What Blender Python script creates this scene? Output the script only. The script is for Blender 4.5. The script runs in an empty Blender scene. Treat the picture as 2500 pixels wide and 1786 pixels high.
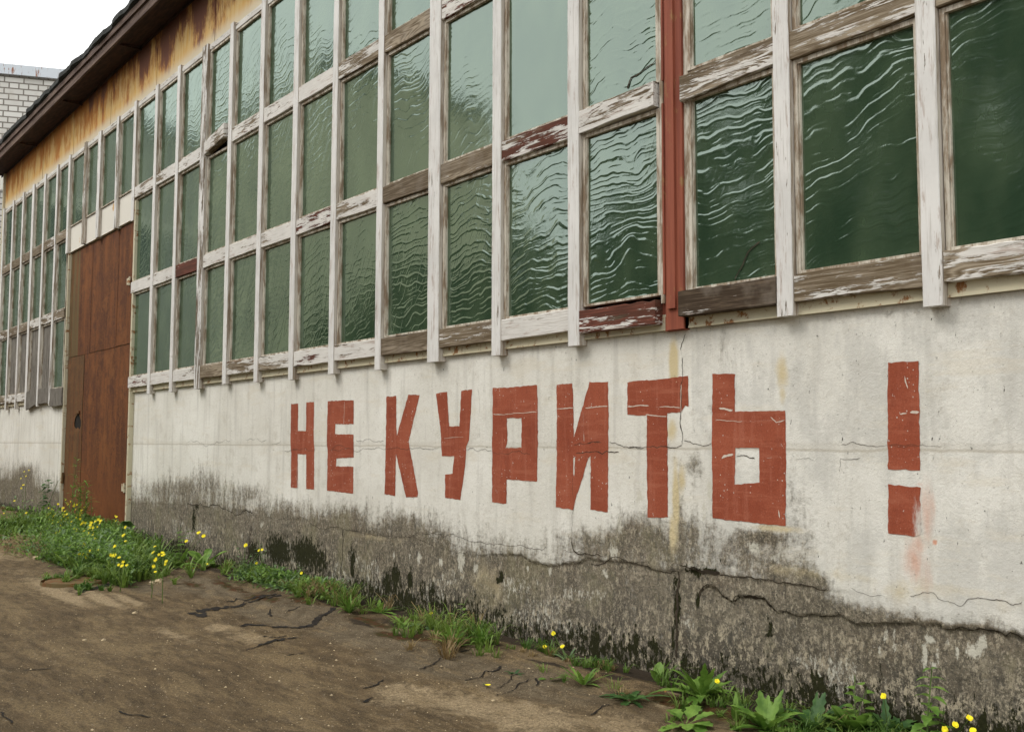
import bpy, bmesh, math, random
import numpy as np
from mathutils import Vector, Matrix, noise as mnoise
random.seed(11); rng=np.random.default_rng(7)
sc=bpy.context.scene; COL=sc.collection
H=1.68                                   # eye height above the yard
# ------------------------------------------------------------ camera
F,YAW,PIT,ROL,CX,CY=2464.76,-.9055,.0755,.0025,7.9869,-5.2661
def basis():
    f=np.array([math.cos(PIT)*math.sin(YAW),math.cos(PIT)*math.cos(YAW),math.sin(PIT)])
    r=np.array([math.cos(YAW),-math.sin(YAW),0.]); u=np.cross(r,f)
    c,s=math.cos(ROL),math.sin(ROL)
    return c*r+s*u,-s*r+c*u,f
RR,UU,FF=basis()
cam=bpy.data.cameras.new('camera'); cam.lens=F/2500*36; cam.sensor_width=36; cam.clip_end=2000; cam.clip_start=.05
co=bpy.data.objects.new('camera',cam); COL.objects.link(co)
co.matrix_world=Matrix(((RR[0],UU[0],-FF[0],CX),(RR[1],UU[1],-FF[1],CY),(RR[2],UU[2],-FF[2],H),(0,0,0,1)))
sc.camera=co
# ------------------------------------------------------------ world, sun, exposure
SUN_EL,SUN_ROT=math.radians(52),math.radians(205)
w=bpy.data.worlds.new('World'); sc.world=w; w.use_nodes=True; nt=w.node_tree; nt.nodes.clear()
o_=nt.nodes.new('ShaderNodeOutputWorld'); bg=nt.nodes.new('ShaderNodeBackground')
sky=nt.nodes.new('ShaderNodeTexSky'); sky.sky_type='NISHITA'; sky.sun_disc=False
sky.sun_elevation=SUN_EL; sky.sun_rotation=SUN_ROT; sky.dust_density=4
mx=nt.nodes.new('ShaderNodeMix'); mx.data_type='RGBA'; mx.inputs[0].default_value=.86
mx.inputs[7].default_value=(10.0,10.0,9.75,1)
nt.links.new(sky.outputs[0],mx.inputs[6]); nt.links.new(mx.outputs[2],bg.inputs[0]); bg.inputs[1].default_value=.115
nt.links.new(bg.outputs[0],o_.inputs[0])
sl=bpy.data.lights.new('sun','SUN'); sl.energy=.9; sl.angle=math.radians(25); sl.color=(1,.96,.9)
so=bpy.data.objects.new('sun',sl); COL.objects.link(so)
so.rotation_euler=Vector((math.sin(SUN_ROT)*math.cos(SUN_EL),math.cos(SUN_ROT)*math.cos(SUN_EL),math.sin(SUN_EL))).to_track_quat('Z','Y').to_euler()
sc.view_settings.view_transform='Standard'; sc.view_settings.look='None'; sc.view_settings.exposure=.82
sc.view_settings.gamma=1; sc.render.engine='CYCLES'
# ------------------------------------------------------------ survey helpers: sight line -> wall plane / ground
def W(px,py,y=0.0):
    d=FF+RR*(px-1250)/F-UU*(py-893)/F; t=(y-CY)/d[1]
    return float(CX+d[0]*t), float(H+d[2]*t)
def G(px,py,z=0.0):
    d=FF+RR*(px-1250)/F-UU*(py-893)/F; t=(z-H)/d[2]
    return float(CX+d[0]*t), float(CY+d[1]*t)
def zz(z0,s,pts): return [(z0[0]+x/s,z0[1]+y/s) for x,y in pts]
A_=3.492
# ------------------------------------------------------------ numpy noise
def vnoise(x,y,seed=0):
    x=np.asarray(x,float);y=np.asarray(y,float)
    xi=np.floor(x).astype(np.int64);yi=np.floor(y).astype(np.int64);fx=x-xi;fy=y-yi
    fx=fx*fx*(3-2*fx);fy=fy*fy*(3-2*fy)
    def h(a,b):
        n=(a*374761393+b*668265263+seed*1442695041)&0xffffffff
        n=((n^(n>>13))*1274126177)&0xffffffff
        return ((n^(n>>16))&0xffff)/65535.
    return (h(xi,yi)*(1-fx)+h(xi+1,yi)*fx)*(1-fy)+(h(xi,yi+1)*(1-fx)+h(xi+1,yi+1)*fx)*fy
def fbm(x,y,o=4,seed=0):
    s=0;a=.5;t=0
    for k in range(o): s=s+a*vnoise(np.asarray(x)*2**k,np.asarray(y)*2**k,seed+k);t+=a;a*=.5
    return s/t
def sstep(a,b,x):
    t=np.clip((x-a)/(b-a),0,1); return t*t*(3-2*t)
# ------------------------------------------------------------ node helpers
class N:
    def __init__(s,name):
        s.m=bpy.data.materials.new(name); s.m.use_nodes=True; s.t=s.m.node_tree; s.t.nodes.clear()
        s.out=s.n('ShaderNodeOutputMaterial')
    def n(s,ty,**k):
        a=s.t.nodes.new(ty)
        for q,v in k.items(): setattr(a,q,v)
        return a
    def L(s,a,b): s.t.links.new(a,b)
    def put(s,inp,v):
        if v is None: return
        if isinstance(v,bpy.types.NodeSocket): s.L(v,inp)
        elif isinstance(v,(tuple,list)): inp.default_value=(*v,1)[:len(inp.default_value)] if len(v)==3 and len(inp.default_value)==4 else v
        else: inp.default_value=v
    def obj(s): return s.n('ShaderNodeTexCoord').outputs['Object']
    def sep(s,v):
        a=s.n('ShaderNodeSeparateXYZ'); s.L(v,a.inputs[0]); return a.outputs
    def comb(s,x,y,z):
        a=s.n('ShaderNodeCombineXYZ')
        for i,v in enumerate((x,y,z)): s.put(a.inputs[i],v)
        return a.outputs[0]
    def scale(s,v,sx,sy,sz):
        a=s.n('ShaderNodeMapping'); s.L(v,a.inputs[0]); a.inputs[3].default_value=(sx,sy,sz); return a.outputs[0]
    def noise(s,v,sc=1,det=4,rough=.55,dist=0,w=None):
        a=s.n('ShaderNodeTexNoise'); 
        if w is not None: a.noise_dimensions='4D'; s.put(a.inputs['W'],w)
        s.L(v,a.inputs['Vector']); a.inputs['Scale'].default_value=sc; a.inputs['Detail'].default_value=det
        a.inputs['Roughness'].default_value=rough; a.inputs['Distortion'].default_value=dist
        return a.outputs[0]
    def vor(s,v,sc,feat='F1'):
        a=s.n('ShaderNodeTexVoronoi',feature=feat); s.L(v,a.inputs['Vector']); a.inputs['Scale'].default_value=sc; return a.outputs[0]
    def math(s,op,a,b=None,c=None):
        m=s.n('ShaderNodeMath',operation=op)
        for i,v in enumerate((a,b,c)):
            if v is not None: s.put(m.inputs[i],v)
        return m.outputs[0]
    def ss(s,x,a,b,lo=0,hi=1):
        m=s.n('ShaderNodeMapRange',interpolation_type='SMOOTHSTEP'); s.put(m.inputs[0],x); s.put(m.inputs[1],a); s.put(m.inputs[2],b)
        m.inputs[3].default_value=lo; m.inputs[4].default_value=hi; return m.outputs[0]
    def mix(s,f,a,b):
        m=s.n('ShaderNodeMix',data_type='RGBA'); s.put(m.inputs[0],f); s.put(m.inputs[6],a); s.put(m.inputs[7],b); return m.outputs[2]
    def attr(s,name,typ='GEOMETRY'):
        a=s.n('ShaderNodeAttribute',attribute_name=name,attribute_type=typ); return a.outputs['Fac']
    def ocol(s):
        a=s.n('ShaderNodeObjectInfo'); b=s.n('ShaderNodeSeparateColor'); s.L(a.outputs['Color'],b.inputs[0]); return b.outputs,a.outputs['Random']
    def fin(s,col,rough=.85,bump=None,bd=.01,bs=1,spec=.3,extra=None):
        p=s.n('ShaderNodeBsdfPrincipled'); s.put(p.inputs['Base Color'],col); s.put(p.inputs['Roughness'],rough)
        p.inputs['Specular IOR Level'].default_value=spec
        if bump is not None:
            b=s.n('ShaderNodeBump'); s.L(bump,b.inputs['Height']); b.inputs['Distance'].default_value=bd; b.inputs['Strength'].default_value=bs
            s.L(b.outputs[0],p.inputs['Normal'])
        if extra: extra(p)
        s.L(p.outputs[0],s.out.inputs[0]); return s.m
def plain(name,c,r=.8,var=.25,sc=8,bump=.002):
    n=N(name); o=n.obj(); q=n.noise(o,sc,5); 
    col=n.mix(n.ss(q,.3,.7),tuple(x*(1-var) for x in c),tuple(min(1,x*(1+var)) for x in c))
    return n.fin(col,r,n.noise(o,sc*6,3),bump)
# ------------------------------------------------------------ materials
def wall_color(n):
    o=n.obj(); x,y,z=n.sep(o)
    streak=n.noise(n.scale(o,6,1,.55),1.6,5,.6); big=n.noise(o,.9,4); fine=n.noise(o,28,5,.7); mid=n.noise(o,5,5,.65)
    c=n.mix(n.ss(big,.3,.7),(.675,.66,.595),(.80,.79,.73))
    c=n.mix(n.math('MULTIPLY',n.ss(streak,.48,.72),.5),c,(.47,.455,.41))
    c=n.mix(n.math('MULTIPLY',n.ss(mid,.52,.75),.35),c,(.46,.43,.36))
    c=n.mix(n.math('MULTIPLY',n.ss(fine,.5,.8),.3),c,(.40,.37,.31))
    c=n.mix(n.math('MULTIPLY',n.ss(n.noise(o,170,3,.7),.5,.68),.34),c,(.38,.35,.29))
    c=n.mix(n.math('MULTIPLY',n.ss(n.noise(o,48,5,.8),n.math('MULTIPLY_ADD',mid,-.35,.72),.74),.5),c,(.40,.34,.25))
    c=n.mix(n.math('MULTIPLY',n.ss(n.noise(n.scale(o,1,1,1.6),60,4,.75),.58,.7),.4),c,(.78,.77,.74))
    pan=n.ss(x,3.19,3.215); c=n.mix(n.math('MULTIPLY',pan,n.ss(n.noise(n.scale(o,1.5,1,.8),2.4,6,.7),.42,.62,.12,.55)),c,(.47,.465,.43))
    c=n.mix(n.math('MULTIPLY',n.ss(n.noise(n.scale(o,.5,1,2.5),2.2,5,.7),.53,.66),.4),c,(.64,.59,.48))
    dots=n.ss(n.vor(n.scale(o,1.3,1,.9),30),.11,.05); dsel=n.ss(n.noise(o,11,2),.53,.6)
    pit=n.math('MULTIPLY',dots,dsel); c=n.mix(n.math('MULTIPLY',pit,.75),c,(.10,.08,.055))
    g=n.attr('grime'); gn=n.noise(n.scale(o,3.2,1,1.1),3,7,.68); gf=n.noise(o,22,6,.72)
    gm=n.math('ADD',g,n.math('MULTIPLY_ADD',gn,1.5,-.75)); gm=n.math('ADD',gm,n.math('MULTIPLY_ADD',gf,1.2,-.6))
    gmask=n.ss(gm,.22,.98)
    low=n.ss(n.math('MULTIPLY_ADD',n.noise(n.scale(o,1,1,1.3),2.2,6,.7),.9,z),1.25,.55)
    def lay(f,b,a0,a1,k,sx=1.15,sz=.8,det=7,ro=.8): return n.math('MULTIPLY',n.ss(n.noise(n.scale(o,sx,1,sz),f,det,ro),a0,a1),k)
    gc=n.mix(n.ss(n.noise(n.scale(o,1.2,1,.9),2.6,7,.75),.38,.62),(.105,.087,.058),(.215,.180,.126))
    gc=n.mix(lay(1.6,0,.46,.60,.65),gc,(.115,.082,.050)); gc=n.mix(lay(6.,0,.47,.60,.6,1.6,.7),gc,(.085,.07,.042))
    gc=n.mix(n.math('MULTIPLY',low,n.ss(n.noise(o,2.8,7,.78),.38,.54,.40,.95)),gc,(.042,.031,.018))
    gc=n.mix(lay(19.,0,.515,.575,.8),gc,(.034,.027,.016)); gc=n.mix(lay(23.,0,.53,.59,.75,1.2,.7),gc,(.43,.375,.275))
    gc=n.mix(lay(55.,0,.50,.58,.7,1.,1.),gc,(.030,.024,.014)); gc=n.mix(lay(60.,0,.53,.61,.6,1.,1.),gc,(.40,.345,.255))
    gc=n.mix(n.math('MULTIPLY',low,lay(11.,0,.53,.575,.9,1.3,.8)),gc,(.46,.395,.28)); gc=n.mix(n.math('MULTIPLY',low,lay(9.,0,.54,.58,.9,1.5,.8)),gc,(.018,.016,.009))
    gc=n.mix(lay(1.3,0,.5,.64,.35),gc,(.17,.155,.065))
    sm=n.math('ABSOLUTE',n.math('SUBTRACT',z,n.math('MULTIPLY_ADD',n.noise(n.scale(o,1.2,1,0),2.,4,.6),.05,1.615)))
    c=n.mix(n.math('MULTIPLY',n.ss(sm,.012,.003),.45),c,(.34,.30,.23)); sm2=n.ss(n.math('ABSOLUTE',n.math('SUBTRACT',z,1.655)),.035,.02); c=n.mix(n.math('MULTIPLY',sm2,.22),c,(.50,.46,.38))
    c=n.mix(n.math('MULTIPLY',gmask,.93),c,gc)
    yl=n.attr('yellow'); c=n.mix(n.ss(n.math('ADD',yl,n.math('MULTIPLY_ADD',mid,.8,-.4)),.12,.62),c,(.58,.49,.30))
    pk=n.attr('pink'); c=n.mix(n.ss(n.math('ADD',pk,n.math('MULTIPLY_ADD',n.noise(n.scale(o,5,1,1),4,6,.7),1.0,-.5)),.2,1.3),c,(.60,.32,.22))
    wp=n.attr('white'); wn=n.math('ADD',wp,n.math('MULTIPLY_ADD',n.noise(n.scale(o,1.7,1,.7),24,6,.8),2.6,-1.3)); wm=n.ss(wn,.5,.78)
    c=n.mix(n.math('MULTIPLY',wm,.9),c,(.56,.54,.46))
    ms=n.attr('moss'); mn=n.math('ADD',ms,n.math('MULTIPLY_ADD',n.noise(n.scale(o,1.35,1,.62),24,6,.78),3.4,-1.7)); mm=n.ss(mn,.50,.60)
    c=n.mix(mm,c,n.mix(n.noise(o,30,3),(.008,.009,.004),(.036,.036,.012)))
    h=n.math('ADD',n.math('MULTIPLY',fine,.5),n.math('MULTIPLY',n.noise(o,90,4,.7),.22))
    h=n.math('SUBTRACT',h,n.math('MULTIPLY',pit,.8)); h=n.math('ADD',h,n.math('MULTIPLY',mm,.6)); h=n.math('ADD',h,n.math('MULTIPLY',n.math('MULTIPLY',gmask,gf),.9))
    return o,c,h
n=N('painted_concrete'); o,c,h=wall_color(n); M_wall=n.fin(c,.93,h,.012,.8,.15)
n=N('red_paint'); o,c,h=wall_color(n)
f=n.noise(o,26,6,.75); f2=n.noise(n.scale(o,1,1,2.2),9,5,.7)
red=n.mix(n.ss(n.noise(o,2.5,5),.3,.7),(.255,.058,.028),(.335,.088,.045))
red=n.mix(n.math('MULTIPLY',n.ss(n.noise(n.scale(o,5,1,.4),4,4),.5,.7),.3),red,(.44,.17,.11))
red=n.mix(n.math('MULTIPLY',n.ss(n.noise(o,120,4,.8),.5,.64),.55),red,(.17,.038,.02)); red=n.mix(n.math('MULTIPLY',n.ss(n.noise(o,90,4,.8),.55,.68),.45),red,(.48,.20,.13))
red=n.mix(n.math('MULTIPLY',n.ss(n.noise(n.scale(o,1.2,1,9),2.2,5,.7),.5,.66),.35),red,(.42,.15,.09)); red=n.mix(n.math('MULTIPLY',n.ss(n.noise(n.scale(o,2.,1,.8),3.,6,.75),.54,.66),.45),red,(.20,.045,.024))
chip=n.math('MAXIMUM',n.ss(f,.655,.69),n.math('MULTIPLY',n.ss(n.vor(o,30),.15,.09),n.ss(n.noise(o,5,2),.50,.58)))
wr=n.attr('wear'); wm=n.ss(n.math('ADD',wr,n.math('MULTIPLY_ADD',n.noise(n.scale(o,2.5,1,.8),14,6,.75),1.0,-.5)),.25,.75)
c=n.mix(n.math('MAXIMUM',n.math('MULTIPLY',chip,.85),wm),red,c); M_red=n.fin(c,.85,h,.008,.6,.2)
M_crack=plain('crack_shadow_dirt',(.045,.034,.022),.95,.4,20,.001)
M_dark=plain('crack_dark_hole_shade',(.012,.009,.006),.95,.4,20,.001)  # near-black for ground cracks; in the gate hole it paints the shade
n=N('scraped_whitewash'); o=n.obj(); M_scr=n.fin(n.mix(n.noise(o,40,4),(.5,.4,.32),(.68,.62,.54)),.9)
M_spall=plain('broken_render_edge',(.05,.043,.032),.95,.5,30,.004)
def wood(name,ax,white=(.66,.64,.60)):
    n=N(name); (cr,cg,cb),rnd=n.ocol(); o=n.obj()
    off=n.comb(n.math('MULTIPLY',rnd,37.),n.math('MULTIPLY',rnd,11.),n.math('MULTIPLY',rnd,53.))
    va=n.n('ShaderNodeVectorMath',operation='ADD'); n.L(o,va.inputs[0]); n.L(off,va.inputs[1]); v=va.outputs[0]
    S=(.32,1.,2.6) if ax=='x' else (2.6,1.,.32)
    vs=n.scale(v,*S)
    cont=n.noise(vs,2.0,2,.45); ring=n.math('FRACT',n.math('MULTIPLY',cont,26.)); ring=n.math('ABSOLUTE',n.math('SUBTRACT',ring,.5))
    grain=n.noise(n.scale(v,*((1.3,20,34) if ax=='x' else (34,20,1.3))),2.2,4,.7)
    line=n.math('MULTIPLY_ADD',grain,1.25,n.math('MULTIPLY_ADD',ring,n.ss(n.noise(vs,1.3,2),.45,.62,.05,.75),-.28))
    bare=n.mix(n.ss(line,.2,.7),(.125,.09,.052),(.38,.32,.235))
    darkw=n.mix(n.ss(line,.3,.75),(.035,.022,.013),(.12,.08,.05))
    bare=n.mix(cb,bare,darkw)
    bare=n.mix(n.math('MULTIPLY',n.ss(n.noise(v,4,4),.5,.7),.4),bare,(.25,.215,.175))
    wn=n.noise(vs,5,6,.72)
    m=n.math('ADD',n.math('MULTIPLY_ADD',wn,2.1,-1.05),n.math('MULTIPLY_ADD',line,-.55,.28)); m=n.math('ADD',m,cr)
    exposed=n.ss(m,.48,.58)
    pt=n.mix(n.ss(n.noise(v,2.2,5,.65),.35,.7),white,tuple(x*.86 for x in white))
    pt=n.mix(n.math('MULTIPLY',n.ss(grain,.5,.68),.45),pt,(.33,.29,.245))
    pt=n.mix(n.math('MULTIPLY',n.ss(n.noise(vs,9,5,.7),.56,.66),.55),pt,(.30,.20,.15))
    redm=n.ss(n.math('ADD',cg,n.math('MULTIPLY_ADD',n.noise(vs,2.6,5,.7),1.5,-.75)),.45,.6)
    under=n.mix(redm,bare,n.mix(n.ss(line,.3,.7),(.085,.032,.02),(.175,.058,.038)))
    c=n.mix(exposed,pt,under)
    hg=n.math('ADD',n.math('MULTIPLY',line,.6),n.math('MULTIPLY',exposed,-.5))
    knot=n.ss(n.vor(n.scale(v,*((1,1,1.6) if ax=='x' else (1.6,1,1))),1.9),.05,.02); c=n.mix(n.math('MULTIPLY',knot,.8),c,(.10,.045,.025))
    return n.fin(c,.86,hg,.004,.8,.2)
M_wx=wood('peeling_paint_wood_across','x'); M_wz=wood('peeling_paint_wood_upright','z',(.70,.69,.665))
n=N('bare_wood_side'); o=n.obj(); g=n.noise(n.scale(o,30,30,1.2),2,5,.7); M_side=n.fin(n.mix(n.ss(n.noise(n.scale(o,8,8,.6),2,5,.7),.36,.56),n.mix(g,(.17,.12,.08),(.33,.26,.19)),(.55,.51,.45)),.9,g,.003)
n=N('window_bead_wood'); o=n.obj(); g=n.noise(n.scale(o,30,30,2),2,5,.7); M_bead=n.fin(n.mix(n.ss(n.noise(n.scale(o,6,6,1.2),3,5,.7),.40,.62),(.56,.52,.44),n.mix(g,(.15,.10,.065),(.33,.26,.18))),.85,g,.003)
# rippled film-backed glass
n=N('rippled_green_glass'); (cr,cg,cb),rnd=n.ocol(); o=n.obj(); x,y,z=n.sep(o)
w4=n.math('MULTIPLY',rnd,60.)
def lines(vec,freq,wd,det=1,sc=1):
    q=n.noise(vec,sc,det,.45,w=w4); f=n.math('FRACT',n.math('MULTIPLY',q,freq)); a=n.math('ABSOLUTE',n.math('SUBTRACT',f,.5)); return n.ss(a,wd,0.)
nz1=n.noise(n.scale(o,1.5,1,1.1),1.,2,.5,w=w4); nz2=n.noise(n.scale(o,3.2,1,2.2),1.,2,.5,w=w4)
def wave(zf,xf,a1,a2,wd):
    ph=n.math('MULTIPLY_ADD',nz1,a1,n.math('MULTIPLY_ADD',nz2,a2,n.math('MULTIPLY_ADD',x,xf,n.math('MULTIPLY',z,zf))))
    f=n.math('FRACT',ph); return n.ss(n.math('ABSOLUTE',n.math('SUBTRACT',f,.5)),wd,0.)
gap=n.ss(n.noise(n.scale(o,2.2,1,3.5),1.6,2,.5,w=w4),.30,.60); gap2=n.ss(n.noise(n.scale(o,3.,1,3.),2.3,2,.5,w=w4),.42,.66)
l1=n.math('MULTIPLY',wave(10.5,-1.3,5.0,2.6,.22),gap); l2=n.math('MULTIPLY',wave(21.,-3.,7.,3.4,.28),gap2)
l3=n.math('MULTIPLY',lines(n.scale(n.comb(n.math('MULTIPLY_ADD',z,-.55,x),0.,z),5.,1,1.4),8,.16,2),n.ss(x,1.5,-1.5,.05,.42))
h=n.math('ADD',n.math('MULTIPLY_ADD',l2,.55,l1),l3); h=n.math('MULTIPLY',h,cr)
h=n.math('MULTIPLY_ADD',n.noise(n.scale(o,1,1,1.4),2.6,2,.5,w=w4),1.0,h); h=n.math('MULTIPLY_ADD',n.noise(n.scale(o,1,1,1.6),34,3,.7,w=w4),.26,h)
b=n.n('ShaderNodeBump'); n.L(h,b.inputs['Height']); b.inputs['Distance'].default_value=.00115; b.inputs['Strength'].default_value=1
dif=n.n('ShaderNodeBsdfDiffuse'); n.L(n.mix(n.ss(n.noise(n.scale(o,2,1,1),1.5,5,.6,w=w4),.3,.7),(.026,.050,.028),(.060,.092,.052)),dif.inputs[0]); n.L(b.outputs[0],dif.inputs['Normal'])
gl=n.n('ShaderNodeBsdfGlossy'); gl.inputs['Color'].default_value=(.74,.88,.80,1); gl.inputs['Roughness'].default_value=.06; n.L(b.outputs[0],gl.inputs['Normal'])
fr=n.n('ShaderNodeFresnel'); fr.inputs[0].default_value=2.5; n.L(b.outputs[0],fr.inputs['Normal'])
ms=n.n('ShaderNodeMixShader'); n.L(fr.outputs[0],ms.inputs[0]); n.L(dif.outputs[0],ms.inputs[1]); n.L(gl.outputs[0],ms.inputs[2]); n.L(ms.outputs[0],n.out.inputs[0]); M_glass=n.m
# steel, rust
n=N('cream_steel_rust'); o=n.obj(); rr=n.noise(n.scale(o,2.5,1,2),5,6,.7)
M_cream=n.fin(n.mix(n.ss(rr,.55,.63),n.mix(n.noise(o,3),(.50,.45,.30),(.60,.56,.43)),n.mix(n.noise(o,20),(.35,.17,.05),(.16,.06,.025))),.6,rr,.002)
n=N('rusted_sheet_steel'); (cr,cg,cb),rnd=n.ocol(); o=n.obj()
v=n.noise(n.scale(o,3.5,3.5,.4),1.4,7,.75); f=n.noise(o,42,5,.8); q=n.noise(o,1.6,5,.6)
c=n.mix(n.ss(v,.3,.7),(.062,.022,.009),(.175,.062,.018)); c=n.mix(n.math('MULTIPLY',n.ss(f,.48,.62),.65),c,(.22,.078,.022)); c=n.mix(n.math('MULTIPLY',n.ss(n.noise(o,4.5,6,.8),.5,.62),.6),c,(.060,.022,.011)); c=n.mix(n.math('MULTIPLY',n.ss(n.noise(o,2.4,6,.8),.52,.64),.55),c,(.215,.085,.026)); c=n.mix(n.math('MULTIPLY',n.ss(q,.45,.7),.5),c,(.07,.024,.012))
z=n.sep(o)[2]; c=n.mix(n.math('MULTIPLY',n.ss(z,1.7,.2),.5),c,(.185,.058,.014))
c=n.mix(n.math('MULTIPLY',cr,n.ss(n.noise(n.scale(o,9,9,.3),1,4),.3,.6)),c,(.115,.085,.035)); M_rust=n.fin(c,.85,f,.002,.6,.25)
n=N('oxide_red_post'); o=n.obj(); v=n.noise(n.scale(o,14,14,.5),1.5,5,.7)
M_post=n.fin(n.mix(n.ss(n.noise(n.scale(o,1,1,.5),7,6,.75),.56,.70),n.mix(n.ss(v,.3,.7),(.175,.046,.027),(.285,.082,.045)),(.27,.15,.06)),.75,v,.002)
n=N('rust_stained_cladding'); o=n.obj(); x,y,z=n.sep(o)
v=n.noise(n.scale(o,1.1,1,.42),1.5,7,.72); s2=n.noise(n.scale(o,14,1,.55),1.4,5,.7); top=n.ss(z,7.35,8.4); xr=n.ss(x,-15.,-6.)
m=n.math('ADD',n.math('MULTIPLY_ADD',v,2.6,-1.3),n.math('MULTIPLY',top,.42)); m=n.math('ADD',m,n.math('MULTIPLY_ADD',s2,.5,-.25))
c=n.mix(n.ss(n.noise(n.scale(o,5,1,1),2,5),.35,.65),(.60,.35,.10),(.63,.45,.20)); c=n.mix(n.ss(m,-.02,.34),c,(.43,.165,.03))
m2=n.math('MULTIPLY_ADD',xr,.38,m); c=n.mix(n.ss(m2,.42,.74),c,(.16,.062,.038)); c=n.mix(n.ss(z,7.62,7.40),c,(.58,.50,.36))
M_clad=n.fin(c,.8,s2,.002)
n=N('dark_boarding'); (cr,cg,cb),rnd=n.ocol(); o=n.obj(); v=n.noise(n.scale(o,12,12,1.),3,6,.75)
M_ply=n.fin(n.mix(n.ss(v,.35,.65),(.06,.052,.042),(.235,.215,.185)),.92,v,.003)
n=N('soffit_brown'); o=n.obj(); v=n.noise(n.scale(o,1.2,6,2),3,5,.65); M_soff=n.fin(n.mix(n.ss(v,.35,.68),(.020,.010,.007),(.060,.026,.018)),.8,v,.002)
n=N('fascia_brown'); o=n.obj(); v=n.noise(n.scale(o,.6,6,9),3,5,.65); M_fasc=n.fin(n.mix(n.ss(v,.35,.68),(.055,.030,.022),(.15,.10,.075)),.8,v,.002)
M_roof=plain('roofing_felt',(.03,.032,.030),.95,.4,12,.006)
n=N('white_panel'); o=n.obj(); r_=n.noise(n.scale(o,1,1,1),2.6,4,.6); M_wpan=n.fin(n.mix(n.ss(r_,.63,.70),(.66,.63,.56),(.52,.30,.10)),.7)
# background blocks
n=N('white_brick'); tc=n.n('ShaderNodeTexCoord'); bt=n.n('ShaderNodeTexBrick'); x,y,z=n.sep(tc.outputs['Object']); n.L(n.comb(x,z,0.),bt.inputs[0])
for k,v_ in (('Scale',1.),('Mortar Size',.018),('Brick Width',.50),('Row Height',.165),('Mortar Smooth',.1),('Bias',0.)): bt.inputs[k].default_value=v_
bt.inputs['Color1'].default_value=(.66,.645,.60,1); bt.inputs['Color2'].default_value=(.56,.54,.50,1); bt.inputs['Mortar'].default_value=(.20,.18,.155,1)
bt.squash=.5; bt.squash_frequency=2; bt.offset=.5
M_brick=n.fin(n.mix(n.math('MULTIPLY',n.ss(n.noise(tc.outputs['Object'],2.5,5),.5,.75),.35),bt.outputs[0],(.42,.38,.32)),.9,bt.outputs[1],-.01)
n=N('flashing_metal'); o=n.obj(); v=n.noise(n.scale(o,9,9,1.2),1.6,5,.75); M_flash=n.fin(n.mix(n.ss(v,.56,.62),(.56,.60,.64),(.25,.10,.05)),.5)
M_ochre=plain('pale_facade',(.70,.66,.50),.9,.12,1.5,.002)
M_pane2=plain('dark_window',(.06,.07,.075),.3,.3,2,.0)
# ground
n=N('yard_ground'); o=n.obj()
big=n.noise(n.scale(o,.55,1.3,1),1.3,6,.62); st=n.noise(n.scale(o,.9,2.6,1),3.0,6,.68); fi=n.noise(o,70,5,.8); 
c=n.mix(n.ss(st,.36,.66),(.055,.037,.017),(.145,.100,.050)); c=n.mix(n.math('MULTIPLY',n.ss(n.noise(n.scale(o,.5,1.7,1),1.3,8,.75),.48,.58),.75),c,(.205,.148,.076))
c=n.mix(n.math('MULTIPLY',n.ss(n.noise(n.scale(o,.7,2,1),7,5,.7),.53,.66),.4),c,(.185,.142,.092))
ap=n.attr('apron'); c=n.mix(n.ss(n.math('ADD',ap,n.math('MULTIPLY_ADD',st,.9,-.45)),.3,.7),c,n.mix(n.ss(n.noise(o,6,6,.7),.35,.65),(.090,.070,.043),(.160,.128,.082)))
sd=n.attr('sand'); c=n.mix(n.ss(n.math('ADD',sd,n.math('MULTIPLY_ADD',n.noise(o,7,6,.75),1.3,-.65)),.32,.75),c,(.34,.26,.155))
c=n.mix(n.math('MULTIPLY',n.ss(n.noise(n.scale(o,.8,2.2,1),2.2,7,.75),.54,.62),.5),c,(.046,.032,.016)); c=n.mix(n.math('MULTIPLY',n.ss(n.noise(n.scale(o,.45,1.6,1),4.2,7,.75),.53,.60),.5),c,(.225,.162,.085)); c=n.mix(n.math('MULTIPLY',n.ss(n.noise(o,34,6,.85),.50,.57),.5),c,(.045,.033,.020)); c=n.mix(n.math('MULTIPLY',n.ss(fi,.47,.58),.55),c,(.04,.028,.016)); c=n.mix(n.math('MULTIPLY',n.ss(n.noise(o,130,4,.8),.53,.63),.6),c,(.27,.20,.12))
pb=n.vor(n.scale(o,1,1,1),24); pk=n.ss(n.noise(o,9,3),.50,.57); pm=n.math('MULTIPLY',n.ss(pb,.19,.13),pk); c=n.mix(n.math('MULTIPLY',pm,.75),c,(.30,.25,.18))
mo=n.attr('moss'); mm=n.ss(n.math('ADD',mo,n.math('MULTIPLY_ADD',n.noise(o,9,6,.75),1.3,-.65)),.36,.62); c=n.mix(mm,c,n.mix(n.ss(n.noise(o,14,4),.4,.6),(.045,.038,.010),(.075,.032,.012)))
ea=n.attr('earth'); em=n.ss(n.math('ADD',ea,n.math('MULTIPLY_ADD',n.noise(o,12,6,.75),1.2,-.6)),.36,.62); c=n.mix(em,c,n.mix(n.noise(o,30,4,.7),(.018,.013,.008),(.06,.043,.026)))
h=n.math('ADD',n.math('MULTIPLY',fi,.6),n.math('MULTIPLY',n.noise(o,14,6,.8),.8)); h=n.math('ADD',h,n.math('MULTIPLY',pm,.5)); h=n.math('MULTIPLY_ADD',n.noise(o,45,5,.75),n.math('MULTIPLY',n.math('ADD',em,mm),1.2),h)
M_ground=n.fin(c,.93,h,.016,.9,.2)
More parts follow.
